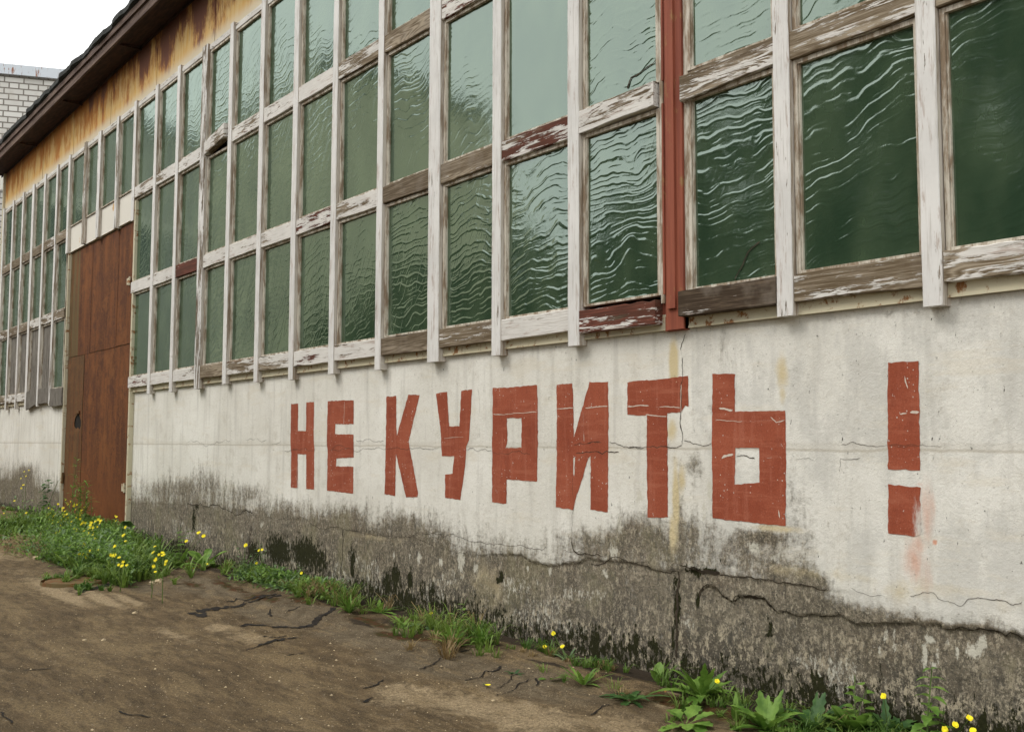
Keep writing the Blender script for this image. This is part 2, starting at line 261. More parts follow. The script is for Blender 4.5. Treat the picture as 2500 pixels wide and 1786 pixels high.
def leafmat(name,a,b,sc=9):
    n=N(name); o=n.obj(); (cr,cg,cb),rnd=n.ocol(); c=n.mix(n.ss(n.noise(o,sc,4,.6),.35,.65),a,b)
    def ex(p): p.inputs['Transmission Weight'].default_value=0
    p=n.n('ShaderNodeBsdfPrincipled'); n.L(c,p.inputs['Base Color']); p.inputs['Roughness'].default_value=.55; p.inputs['Specular IOR Level'].default_value=.35
    t=n.n('ShaderNodeBsdfTranslucent'); n.L(c,t.inputs[0]); m=n.n('ShaderNodeMixShader'); m.inputs[0].default_value=.3; n.L(p.outputs[0],m.inputs[1]); n.L(t.outputs[0],m.inputs[2]); n.L(m.outputs[0],n.out.inputs[0]); return n.m
M_leaf=leafmat('leaf_green',(.075,.160,.020),(.19,.32,.055)); M_leafg=leafmat('leaf_grey_green',(.085,.15,.06),(.19,.28,.125)); M_leafd=leafmat('leaf_deep',(.03,.085,.02),(.08,.165,.04))
M_grass=leafmat('grass_green',(.06,.13,.018),(.19,.28,.05),3); M_dry=leafmat('grass_dry',(.20,.13,.05),(.33,.25,.12),3)
M_yel=plain('petal_yellow',(.84,.72,.02),.6,.12,30,.0); M_stem=plain('stem_green',(.09,.14,.035),.7,.3,20,.0)
M_treel=leafmat('tree_leaf',(.018,.040,.014),(.045,.075,.025),1.5); M_bark=plain('bark',(.10,.08,.06),.95,.4,12,.01)
M_straw=plain('straw',(.30,.22,.12),.9,.35,30,.001); M_stone=plain('pale_stone',(.40,.32,.20),.9,.4,20,.002)
M_brown=plain('dead_leaf',(.22,.10,.03),.8,.4,30,.001)
# ------------------------------------------------------------ object helpers
def tag(o,label=None,cat=None,group=None,kind=None):
    for k,v in (('label',label),('category',cat),('group',group),('kind',kind)):
        if v: o[k]=v
    return o
def empty(name,loc=(0,0,0)):
    o=bpy.data.objects.new(name,None); COL.objects.link(o); o.location=loc; return o
def link(name,verts,faces,mats,parent=None,midx=None,smooth=False):
    me=bpy.data.meshes.new(name); me.from_pydata([tuple(v) for v in verts],[],faces)
    for m in (mats if isinstance(mats,(list,tuple)) else [mats]): me.materials.append(m)
    if midx is not None: me.polygons.foreach_set('material_index',midx)
    if smooth: me.polygons.foreach_set('use_smooth',[True]*len(me.polygons))
    me.update(); o=bpy.data.objects.new(name,me); COL.objects.link(o)
    if parent:
        o.parent=parent; o.matrix_parent_inverse=Matrix.Translation(-parent.matrix_basis.translation) if parent.parent is None else Matrix()
    return o
class MB:
    def __init__(s): s.v=[];s.f=[];s.m=[]
    def add(s,v,f,m=0):
        b=len(s.v); s.v+=[tuple(p) for p in v]; s.f+=[tuple(i+b for i in q) for q in f]; s.m+=[m]*len(f)
    def box(s,x0,x1,y0,y1,z0,z1,m=0):
        s.add([(x0,y0,z0),(x1,y0,z0),(x1,y1,z0),(x0,y1,z0),(x0,y0,z1),(x1,y0,z1),(x1,y1,z1),(x0,y1,z1)],[(0,1,5,4),(1,2,6,5),(2,3,7,6),(3,0,4,7),(3,2,1,0),(4,5,6,7)],m)
    def tube(s,pts,r0,r1,k=6,m=0):
        n_=len(pts); V=[]
        for i,p in enumerate(pts):
            p=Vector(p); d=(Vector(pts[min(i+1,n_-1)])-Vector(pts[max(i-1,0)])).normalized(); a=d.cross(Vector((0.3,.9,.1))).normalized(); b_=d.cross(a)
            r=r0+(r1-r0)*i/(n_-1)
            for j in range(k): t=2*math.pi*j/k; V.append(p+a*(r*math.cos(t))+b_*(r*math.sin(t)))
        Fc=[(i*k+j,i*k+(j+1)%k,(i+1)*k+(j+1)%k,(i+1)*k+j) for i in range(n_-1) for j in range(k)]
        s.add(V,Fc,m)
    def build(s,name,mats,parent=None,smooth=False): return link(name,s.v,s.f,mats,parent,s.m,smooth)
def board(name,x0,x1,z0,z1,y0,y1,ax,mats,parent,color,jit=.003,skew=(0,0,0,0),chip=0):
    """plank with chamfered, slightly uneven edges; skew = dz at start, dz at end, dy start, dy end"""
    L=(x1-x0) if ax=='x' else (z1-z0); ns=max(3,int(L/.06)); V=[];Fc=[];mi=[]
    ch=.005; sd=random.random()*99
    for i in range(ns+1):
        t=i/ns
        if ax=='x': a0,a1,c=z0,z1,x0+t*L
        else: a0,a1,c=x0,x1,z0+t*L
        j0=jit*(2*mnoise.noise(Vector((t*L*3,sd,0)))+random.uniform(-.4,.4)); j1=jit*(2*mnoise.noise(Vector((t*L*3,sd,5)))+random.uniform(-.4,.4))
        if chip and random.random()<.35: j1-=random.random()*chip
        s0=skew[0]*(1-t)+skew[1]*t; sy=skew[2]*(1-t)+skew[3]*t
        a0_=a0+j0+s0; a1_=a1+j1+s0; ya=y0+sy; yb=y1+sy
        for (a,y) in ((a0_+ch,ya),(a1_-ch,ya),(a1_,ya+ch),(a1_,yb),(a0_,yb),(a0_,ya+ch)):
            V.append((c,y,a) if ax=='x' else (a,y,c))
    for i in range(ns):
        for j in range(6):
            q=(i*6+j,i*6+(j+1)%6,(i+1)*6+(j+1)%6,(i+1)*6+j); q=q if ax=='z' else q[::-1]
            Fc.append(q); mi.append(0 if j in(0,1,5) or ax=='x' else 1)
    Fc+= [tuple(range(6))[::(1 if ax=='x' else -1)], tuple(ns*6+k for k in range(6))[::(-1 if ax=='x' else 1)]]; mi+=[0,0]
    o=link(name,V,Fc,mats,parent,mi); o.color=(*color,1); return o
def rough_outline(P,step=.03,amp=.004):
    out=[]
    for i,(x,z) in enumerate(P):
        x2,z2=P[(i+1)%len(P)]; L=math.hypot(x2-x,z2-z); k=max(1,int(L/step))
        for j in range(k):
            t=j/k; a=amp*(mnoise.noise(Vector((x+(x2-x)*t,z+(z2-z)*t,0))*14)+.5*random.uniform(-1,1))
            nx,nz=(z2-z)/L,-(x2-x)/L; out.append((x+(x2-x)*t+nx*a,z+(z2-z)*t+nz*a))
    return out
def fill(loops):
    cu=bpy.data.curves.new('tmp','CURVE'); cu.dimensions='2D'; cu.fill_mode='BOTH'
    for lp in loops:
        sp=cu.splines.new('POLY'); sp.points.add(len(lp)-1)
        for i,(x,z) in enumerate(lp): sp.points[i].co=(x,z,0,1)
        sp.use_cyclic_u=True
    ob=bpy.data.objects.new('tmp',cu); COL.objects.link(ob); dg=bpy.context.evaluated_depsgraph_get()
    me=bpy.data.meshes.new_from_object(ob.evaluated_get(dg)); bpy.data.objects.remove(ob); bpy.data.curves.remove(cu); return me
# ------------------------------------------------------------ wall survey: cracks, blotches
def PW(z0,pts,s=A_,y=.09): return [W(*p,y) for p in zz(z0,s,pts)]
C1=(0,880);C2=(600,880);C3=(1200,880);C4=(1850,880);D2=(600,1320);D3=(1200,1320);D4=(1850,1320)
CR=[ # (polyline, half width m, breakup)
 (PW(C1,[(1600,695),(1720,705),(1850,690),(2000,688),(2180,672),(2260,678)]),.003,.4),
 (PW(C2,[(80,668),(180,674),(300,685)]),.0025,.4),(PW(C2,[(940,680),(1000,690),(1060,665),(1120,690),(1180,685)]),.0025,.3),
 (PW(C2,[(230,760),(380,765),(590,755),(690,765),(900,750),(1150,748),(1400,745),(1600,755),(1850,758),(2100,770)]),.0028,.35),
 (PW(C3,[(10,775),(120,795),(200,775),(370,790)]),.0025,.3),(PW(C3,[(130,710),(250,702),(370,705),(560,718)]),.0018,.5),
 (PW(C3,[(700,715),(800,710),(870,690),(940,690)]),.003,.3),(PW(C3,[(720,790),(800,778),(860,775),(910,775),(950,795),(980,770),(1090,780)]),.004,.2),
 (PW(C3,[(1000,695),(1060,700),(1100,720),(1130,735),(1220,735),(1330,735),(1500,735),(1590,735),(1625,715)]),.0035,.1),
 (PW(C3,[(1625,715),(1632,660),(1625,600),(1608,530),(1615,440),(1622,350),(1618,200),(1632,80),(1628,-30),(1612,-100),(1640,-180),(1655,-230)]),.0032,.2),
 (PW(C3,[(1640,680),(1720,710),(1800,725),(1880,705)]),.0035,.3),(PW(C3,[(2090,815),(2140,808),(2190,820),(2250,835)]),.004,.2),
 (PW(C4,[(250,718),(400,722),(560,710),(700,720),(900,715),(1100,720),(1390,720),(1650,715),(1900,722),(2050,720),(2120,700),(2260,715)]),.0022,.35),
 (PW(C4,[(330,840),(440,830),(490,860)]),.0015,.4),(PW(C4,[(880,825),(800,842),(705,832),(710,880),(695,920)]),.0025,.1),
 (PW(C4,[(695,920),(690,1150),(700,1350),(698,1560),(695,1700),(682,1810),(668,1890),(612,1950)]),.0016,.5),
 (PW(C2,[(510,1345),(600,1410),(700,1430),(760,1420),(830,1440),(980,1460),(1150,1480),(1270,1500),(1380,1500),(1500,1530),(1600,1580)]),.004,.15),
 (PW(C2,[(1370,1460),(1500,1470),(1700,1500),(1850,1510),(2000,1540),(2150,1560),(2270,1580),(2350,1570),(2440,1596),(2600,1580),(2720,1610),(2910,1650)]),.0028,.2),
 (PW(C2,[(-100,1385),(80,1330),(200,1330),(320,1345),(510,1345)]),.0025,.4),
 (PW(D3,[(-350,60),(-200,90),(0,110),(120,130),(240,120),(340,180),(430,195),(600,190),(740,190),(780,160),(740,130)]),.0022,.15),
 (PW(D3,[(680,0),(700,80),(740,110),(850,120),(940,130)]),.005,.1),(PW(D3,[(820,165),(830,200),(900,208),(950,190),(1000,160),(1200,185),(1340,215),(1350,245),(1380,250),(1460,268),(1580,250)]),.004,.1),
 (PW(D3,[(1080,185),(1200,190),(1330,180)]),.003,.2),
 (PW(D3,[(1600,210),(1700,235),(1800,260),(1900,262),(2010,290),(2100,305),(2260,325),(2400,335),(2430,355),(2590,370),(2700,382),(2860,410)]),.005,.05),
 (PW(D3,[(1700,232),(1760,250),(1850,258),(1950,268)]),.016,.1),
 (PW(D3,[(1760,478),(1775,425),(1840,380),(1900,390),(1960,465),(2060,520),(2080,480),(2120,468),(2260,478),(2320,490),(2380,560),(2420,600)]),.011,.05),
 (PW(D4,[(150,600),(250,605),(320,640),(450,625),(600,640),(690,620)]),.003,.2),
 (PW(D4,[(830,710),(950,700),(1130,700),(1300,700)]),.003,.3),
 ([W(*p,.09) for p in zz((2150,1500),5.677,[(890,190),(1020,215),(1100,170),(1160,180),(1210,210),(1260,215),(1360,190),(1500,220),(1660,240),(1740,300),(1800,240),(1900,280),(1980,345),(2080,420)])],.0045,.05),
 (PW(D4,[(800,400),(880,440),(960,470),(1050,460),(1190,480),(1260,440),(1330,470),(1500,440),(1540,490),(1620,510),(1730,555),(1800,490),(1880,480),(1950,490),(2130,520),(2180,545),(2260,515)]),.0022,.2),
 (PW(C2,[(830,1440),(829,1520),(828,1540),(825,1690),(815,1850)]),.007,.1),(PW(C2,[(50,1400),(30,1540),(10,1760)]),.006,.1),
 (PW(C1,[(1545,1270),(1540,1400),(1530,1600)]),.007,.1),(PW(C1,[(2145,1430),(2125,1540),(2120,1640)]),.009,.1),
 (PW(D3,[(1590,250),(1578,420),(1577,520),(1562,640),(1568,760),(1572,1000)]),.013,.05),
 (PW(C3,[(690,990),(702,1240),(690,1400),(690,1560),(710,1640)]),.002,.2),
 (PW(C1,[(1600,1215),(1660,1230),(1710,1210),(1780,1250),(1900,1260),(2100,1270),(2160,1290)]),.007,.1),
 (PW(C1,[(1130,1150),(1250,1215),(1400,1205),(1530,1225)]),.003,.4),
 (PW(C1,[(0,1110),(170,1080),(290,1100),(400,1090),(520,1105)]),.004,.3),(PW(C1,[(270,1100),(262,1230)]),.004,.1),
 (PW(C2,[(1985,100),(1990,300),(1985,480),(1990,660)]),.0012,.5),(PW(C2,[(60,380),(68,480)]),.0012,.4),
]
# blotches: kind -> (px,py, rx m, rz m, strength)
BL={'moss':[(345,1320,.35,.16,1),(375,1345,.5,.14,.8),(420,1370,.5,.1,.8),(480,1235,.10,.05,.9),(472,1270,.08,.22,.9),(620,1350,.25,.16,1),(680,1345,.45,.20,1.1),(745,1350,.45,.20,1.1),(780,1370,.25,.16,.9),(860,1375,.07,.22,1),
  (905,1440,.1,.06,.6),(945,1430,.13,.16,1),(965,1415,.10,.16,1),(1000,1415,.07,.14,1),(1030,1440,.06,.10,.9),(1055,1450,.10,.14,.9),(990,1460,.35,.10,.9),(1060,1480,.2,.1,.8),(1085,1480,.09,.12,.8),
  (1222,1407,.05,.045,1.1),(1215,1415,.05,.03,1),(1449,1580,.08,.16,1),(1550,1570,.05,.08,.9),(1592,1575,.06,.09,1),(1530,1580,.2,.05,.8),(1470,1590,.12,.1,.8),(1640,1560,.02,.14,.9),(1665,1610,.05,.12,.8),(1700,1640,.25,.08,.8),(1760,1620,.06,.08,.7),
  (1650,1480,.035,.20,1.1),(1700,1460,.03,.08,.8),(1550,1525,.02,.02,1),(1875,1535,.03,.08,.9),(1990,1655,.08,.05,.8),(2005,1680,.10,.05,1),(2030,1700,.08,.06,.8),(1945,1650,.06,.03,.8),(1850,1690,.25,.07,.7),(1780,1690,.2,.08,.7),
  (560,1400,.5,.05,.6),(870,1490,.5,.05,.6),(1130,1540,.5,.05,.6),(1450,1640,.5,.05,.7),(1700,1395,.08,.035,1),(1735,1392,.10,.02,.9)],
 'white':[(960,1355,.03,.05,1),(1000,1358,.02,.05,.9),(1023,1362,.05,.07,1),(1076,1372,.045,.05,.9),(1125,1370,.07,.13,1),(1160,1385,.05,.08,.85),(640,1280,.10,.06,.7),(600,1405,.05,.05,.0),
  (1340,1395,.04,.05,.9),(1285,1388,.02,.03,.9),(1475,1400,.05,.05,.8),(1310,1420,.02,.04,.7),(1497,1345,.06,.08,.9),(1512,1280,.04,.08,.9),(1560,1210,.05,.10,.8),(1735,1195,.05,.10,.95),(1720,1250,.03,.10,.8),(1710,1300,.03,.08,.8),(1840,1335,.06,.05,1),(1895,1360,.10,.04,.6),
  (2265,1560,.045,.03,1),(2255,1600,.025,.10,1),(2285,1600,.015,.08,.9),(2275,1625,.03,.025,.9),(2375,1590,.06,.05,1),(2395,1575,.03,.06,1),(2335,1590,.02,.05,.8),(2160,1550,.02,.06,.8),(2145,1590,.02,.05,.7),(2180,1550,.015,.05,.7),(2310,1565,.015,.04,.7),
  (400,1390,.2,.03,.4),(75,1230,.15,.05,.5),(1010,1390,.3,.05,.35),(1160,1420,.3,.1,.3),(405,1290,.04,.1,.5),(590,1310,.03,.08,.7)],
 'grime':[(500,1165,.55,.28,.55),(450,1190,.5,.2,.5),(390,1195,.5,.15,.45),(600,1200,.5,.12,.4),(60,1160,.9,.35,.75),(30,1200,1.3,.3,.6),(130,1230,.4,.2,.3),(700,1240,.5,.16,.4),(820,1270,.5,.15,.55),(870,1250,.25,.2,.4),(980,1280,.4,.15,.45),(1050,1300,.3,.15,.3),
  (1450,1325,.4,.12,.55),(1590,1320,.35,.20,.6),(1560,1285,.2,.12,.45),(1680,1150,.14,.18,.55),(1700,1130,.1,.08,.4),(1660,1240,.05,.25,.55),(1690,1290,.12,.14,.5),(1760,1170,.1,.12,.3),(1860,1310,.22,.05,.8),(1800,1330,.2,.1,.5),(1980,1270,.14,.14,.45),(1950,1210,.12,.1,.3),(1985,1420,.12,.05,.7),(1930,1400,.3,.08,.5),
  (1720,1080,.1,.05,.35),(1710,1000,.2,.06,.3),(1960,900,.5,.08,.25),(1780,850,.25,.2,.25),(2350,760,.4,.05,.2),(2150,770,.6,.03,.3),(1760,900,.15,.3,.2),(2020,1480,.25,.1,.4),(2120,1500,.3,.07,.6),(2340,1535,.2,.03,.5),(1420,1150,.1,.1,.2),(2030,960,.2,.2,.15),(2290,960,.1,.3,.2)],
 'yellow':[(1645,890,.05,.22,.95),(1650,960,.045,.1,.5),(1640,1050,.06,.1,.55),(1650,1220,.035,.3,.8),(1665,1170,.05,.12,.6),(1642,1300,.04,.15,.7),(1910,905,.06,.12,.6),(1910,960,.03,.1,.4),(1180,1420,.4,.2,.25),(2000,1400,.6,.05,.3),(2250,1440,.6,.1,.25),(1900,1290,.3,.03,.5),(900,1310,.8,.05,.3),(1330,1170,.2,.06,.25)],
 'pink':[(2230,1370,.07,.14,.9),(2262,1250,.045,.2,.85),(2275,1230,.03,.10,.7),(2240,1330,.06,.08,.8),(2283,1323,.012,.015,2),(2245,1180,.04,.01,.7),(2260,1400,.06,.15,.6)]}
BLW={k:[(*W(px,py,.09),rx,rz,s) for px,py,rx,rz,s in v] for k,v in BL.items()}
def blot(kind,x,z):
    a=np.zeros_like(x)
    for bx,bz,rx,rz,s in BLW[kind]:
        if s<=0: continue
        a=np.maximum(a,s*np.exp(-((x-bx)/rx)**2-((z-bz)/rz)**2)) if kind!='grime' else a+s*np.exp(-((x-bx)/rx)**2-((z-bz)/rz)**2)
    if kind=='moss': a=np.maximum(a,(.35+.75*fbm(x*1.2,z*.6,3,71))*sstep(.42,.08,z+.12*(fbm(x*4,z*0,2,72)-.5)))
    if kind=='white': a=np.maximum(a,.50*sstep(.62,.52,z)*sstep(.05,.2,z)*sstep(.48,.62,fbm(x*1.6,z*3,3,73)))
    return a
EP=[W(px,py,.09) for px,py in [(307,1225),(390,1228),(455,1232),(530,1240),(620,1245),(690,1261),(745,1268),(790,1284),(858,1293),(990,1308),(1085,1332),(1120,1356),(1200,1352),(1270,1352),(1300,1372),(1325,1376),(1370,1375),(1412,1372),(1435,1360),(1460,1366),(1540,1372),(1585,1382),(1600,1391),(1650,1394),(1690,1390),(1745,1396),(1776,1403),(1846,1413),(1887,1415),(1930,1426),(1973,1429),(2020,1437)]]
EP=[(-19.5,.72),(-16.9,.74),(-15.5,.70),(-14.2,.66),(-13,.64),(-8.95,EP[0][1])]+EP[1:]
LP=[W(px,py,.09) for px,py in [(1704,1455),(1708,1440),(1727,1429),(1744,1432),(1761,1454),(1790,1469),(1796,1457),(1807,1454),(1850,1457),(1864,1460),(1882,1480),(1893,1492),(1922,1493),(1942,1503),(1979,1499),(2021,1504),(2048,1498),(2088,1523),(2140,1521),(2180,1520),(2224,1519),(2262,1528),(2278,1520),(2297,1527),(2307,1534),(2320,1537),(2343,1530),(2354,1531),(2363,1537),(2390,1534),(2415,1538),(2442,1542),(2456,1553),(2467,1543),(2485,1549),(2500,1560)]]+[(6.5,.66),(9,.7)]
EP=np.array(EP); LP=np.array(LP); XU=EP[-1,0]; XM=LP[0,0]
def edge_z(x): return np.interp(x,EP[:,0],EP[:,1])+.012*(fbm(x*14,0*x,3,5)-.5)
def low_z(x): return np.interp(x,LP[:,0],LP[:,1],left=-9)+.010*(fbm(x*16,0*x,3,6)-.5)
def grimef(x,z):
    k=sstep(XU-.25,XU+.1,x)*1.0; e=edge_z(x)*(1-k)+(low_z(x)+.02)*k
    wd=.16+.34*fbm(x*1.4,0*x,3,9)+.16*sstep(-3,-8,x); wd=wd*(1-.75*k)
    sh=.10*(1-sstep(.3,1.8,x)); base=.66*sstep(e+wd*1.7,e-.05,z)+.50*sstep(e+.02+sh,e-.03-sh,z)
    return base+blot('grime',x,z)*.8+.10*sstep(2.35,2.5,z)
def wall_y(x,z):
    x=np.asarray(x,float);z=np.asarray(z,float)
    y=.09-.004*(fbm(x*.8,z*.9,2,3)-.5)
    e=edge_z(x); l=low_z(x); k=sstep(XM,XM+.05,x)
    below=sstep(e+.004,e-.012,z)*(1-sstep(XU,XU+.3,x))
    y=y+((.002+.010*sstep(.3,1.6,x))*(1-k)+.005*k)*below+.015*sstep(l+.002,l-.007,z)*k
    y=y+.012*(fbm(x*8,z*8,4,21)-.5)*sstep(e+.02,e-.05,z)
    return y
def wall_seg(name,xs,zs,parent):
    X,Z=np.meshgrid(xs,zs); Y=wall_y(X,Z); nx,nz=len(xs),len(zs)
    V=np.stack([X,Y,Z],-1).reshape(-1,3).tolist(); idx=np.arange(nx*nz).reshape(nz,nx)
    Fc=np.stack([idx[:-1,:-1],idx[:-1,1:],idx[1:,1:],idx[1:,:-1]],-1).reshape(-1,4).tolist(); mi=[0]*len(Fc); nv=len(V)
    # body behind the face
    b=MB(); b.box(xs[0],xs[-1],.135,.34,zs[0],zs[-1]); 
    for (xa,) in ((xs[0],),(xs[-1],)): b.add([(xa,.09,zs[0]),(xa,.135,zs[0]),(xa,.135,zs[-1]),(xa,.09,zs[-1])],[(0,1,2,3)])
    b.add([(xs[0],.085,zs[-1]),(xs[-1],.085,zs[-1]),(xs[-1],.135,zs[-1]),(xs[0],.135,zs[-1])],[(0,1,2,3)])
    Fc+= [tuple(i+nv for i in q) for q in b.f]; V+=b.v; mi+=[0]*len(b.f)
    # cracks as narrow ragged ribbons lying in the face
    rb=MB()
    for P,hw,brk in CR:
        if not(min(p[0] for p in P)>xs[0]-.01 and max(p[0] for p in P)<xs[-1]+.3): continue
        ribbon(rb,P,hw*(.5 if hw<.0045 else .66),brk+.08 if hw<.004 else brk,lambda x,z:float(wall_y(x,z))-.0026,amp=.11)
    nv=len(V); V+=rb.v; Fc+=[tuple(i+nv for i in q) for q in rb.f]; mi+=[1]*len(rb.f)
    o=link(name,V,Fc,[M_wall,M_crack],parent,mi,True)
    va=np.array(V); 
    for k in ('grime','moss','white','yellow','pink'):
        at=o.data.attributes.new(k,'FLOAT','POINT'); x_,z_=va[:,0],va[:,2]
        at.data.foreach_set('value',(grimef(x_,z_) if k=='grime' else blot(k,x_,z_)).astype(np.float32))
    return o
def fractal(P,step=.02,amp=.16):
    P=[np.array(p,float) for p in P]; out=[P[0]]
    for a,b in zip(P[:-1],P[1:]):
        seg=[a,b]
        while np.linalg.norm(seg[1]-seg[0])>step:
            ns=[seg[0]]
            for p,q in zip(seg[:-1],seg[1:]):
                d=q-p; m=(p+q)/2+np.array([-d[1],d[0]])*rng.uniform(-amp,amp); ns+=[m,q]
            seg=ns
        out+=seg[1:]
    return out
def ribbon(mb,P,hw,brk,yf,plane='xz',step=.02,amp=.16):
    P=fractal(P,step,amp); n_=len(P); s0=rng.uniform(0,99); L=0; wd=[]
    for i in range(n_):
        if i: L+=np.linalg.norm(P[i]-P[i-1])
        a=float(fbm(L*7,s0,3,1)); g=float(fbm(L*3,s0+7,2,2)); k=(.35+1.5*a)*(1 if g>brk*.95+.0 or brk<.12 else .12)
        if i in(0,n_-1): k*=.1
        wd.append(hw*k)
    V=[]
    for i in range(n_):
        d=P[min(i+1,n_-1)]-P[max(i-1,0)]; d=d/(np.linalg.norm(d)+1e-9); nn=np.array([-d[1],d[0]])
        for s in(1,-1):
            q=P[i]+nn*wd[i]*s*(1+.3*rng.uniform(-1,1)); V.append((q[0],yf(q[0],q[1]),q[1]) if plane=='xz' else (q[0],q[1],yf(q[0],q[1])))
    mb.add(V,[(2*i,2*i+1,2*i+3,2*i+2) for i in range(n_-1)])
# ============================================================ THE HALL
hall=empty('factory_hall',(0,0.1,0)); tag(hall,'long white concrete workshop with green glazed wall, rusty gate and red painted warning','building')
XL,XR=-19.2,8.12
xs=[-8.99]; 
while xs[-1]<8.1: xs.append(xs[-1]+(.030 if xs[-1]<-5 else .020 if xs[-1]<-1 else .0125 if xs[-1]<5.9 else .06))
zs=list(np.arange(-.25,2.49,.0125)); zs[-1]=2.484
wall_seg('concrete_wall',np.array(xs),np.array(zs),hall)
wall_seg('concrete_wall',np.arange(-19.2,-12.98,.04),np.linspace(-.25,2.484,100),hall)
# painted letters
LET={'Н':(C2,[[(388,368),(448,365),(446,600),(515,600),(518,355),(584,352),(580,640),(585,760),(583,1098),(516,1093),(517,797),(445,795),(442,1085),(386,1080),(388,790),(382,700),(385,560)]]),
'Е':(C2,[[(700,345),(850,338),(922,337),(921,540),(765,540),(763,625),(921,630),(923,825),(775,833),(772,900),(920,903),(917,1133),(693,1106),(700,760),(692,700)]]),
'К':(C2,[[(1200,308),(1283,300),(1285,560),(1290,640),(1385,290),(1482,292),(1390,690),(1472,1130),(1465,1163),(1370,1163),(1360,1130),(1282,790),(1275,1153),(1186,1137),(1193,800),(1197,600)]]),
'У':(C2,[[(1622,280),(1717,265),(1735,560),(1822,560),(1838,258),(1930,245),(1905,680),(1880,730),(1872,900),(1830,1187),(1702,1168),(1700,968),(1762,960),(1778,815),(1672,812),(1665,620),(1640,420)]]),
'Р':(C3,[[(12,235),(130,228),(390,208),(395,440),(395,700),(388,1030),(200,1015),(130,1012),(127,1220),(5,1205),(8,700)],[(132,490),(258,488),(256,740),(120,745),(135,700)]]),
'И':(C3,[[(558,203),(692,195),(702,440),(700,662),(720,600),(838,178),(855,185),(996,180),(998,500),(992,1290),(844,1268),(846,812),(825,830),(775,1010),(712,1190),(697,1272),(550,1247),(556,800)],[(710,818),(712,860),(706,985),(697,960),(698,830)]]),
'Т':(C3,[[(1160,185),(1250,172),(1440,160),(1520,148),(1677,130),(1680,395),(1650,380),(1618,440),(1500,448),(1500,560),(1507,1335),(1332,1335),(1325,850),(1325,465),(1160,460)]]),
'Ь':(C3,[[(1883,115),(1985,112),(2075,115),(2077,430),(2270,435),(2505,425),(2512,800),(2510,1410),(2270,1385),(1885,1340),(1882,700)],[(2082,740),(2285,745),(2287,1035),(2160,1050),(2075,1055),(2080,870)]]),
'!':(C4,[[(1112,15),(1340,8),(1372,2),(1380,420),(1385,935),(1112,925),(1108,400)]]),
'.':(C4,[[(1112,1055),(1390,1080),(1388,1480),(1330,1495),(1250,1485),(1115,1470)]])}
SCR={'Е':[(C2,[(845,345),(842,440),(838,535)],.004)],'К':[(C2,[(1284,640),(1276,700),(1284,785)],.0)],'Р':[(C3,[(15,455),(200,447),(390,438)],.006)],'И':[(C3,[(560,412),(700,402)],.006),(C3,[(800,402),(900,395),(995,390)],.006),(C3,[(782,430),(788,540),(792,690)],.006)],
'Т':[(C3,[(1160,392),(1250,382),(1345,385)],.008),(C3,[(1390,390),(1500,392),(1615,400)],.005),(C3,[(1315,460),(1400,468),(1498,475)],.006),(C3,[(1620,200),(1618,440)],.006),(C3,[(1455,170),(1462,230)],.003)],'Ь':[(C3,[(1940,405),(2060,425)],.012),(C3,[(1900,500),(2100,520),(2270,515),(2500,500)],.003),(C3,[(1965,835),(1985,815),(2065,800)],.014),(C4,[(75,828),(130,825)],.012),(C4,[(190,815),(205,835)],.012),(C4,[(180,1270),(190,1340)],.008),(C4,[(110,480),(160,525),(235,505)],.006)],
'!':[(C4,[(1210,455),(1275,448)],.009),(C4,[(1300,442),(1380,437)],.013),(C4,[(1255,130),(1262,180),(1282,240)],.008)],'.':[],'Н':[(C2,[(435,900),(432,1080)],.003)],'У':[(C2,[(1690,665),(1760,655),(1860,650)],.003)]}
NAMES={'Н':'letter_en','Е':'letter_ye','К':'letter_ka','У':'letter_u','Р':'letter_er','И':'letter_i','Т':'letter_te','Ь':'soft_sign','!':'exclamation_bar','.':'exclamation_dot'}
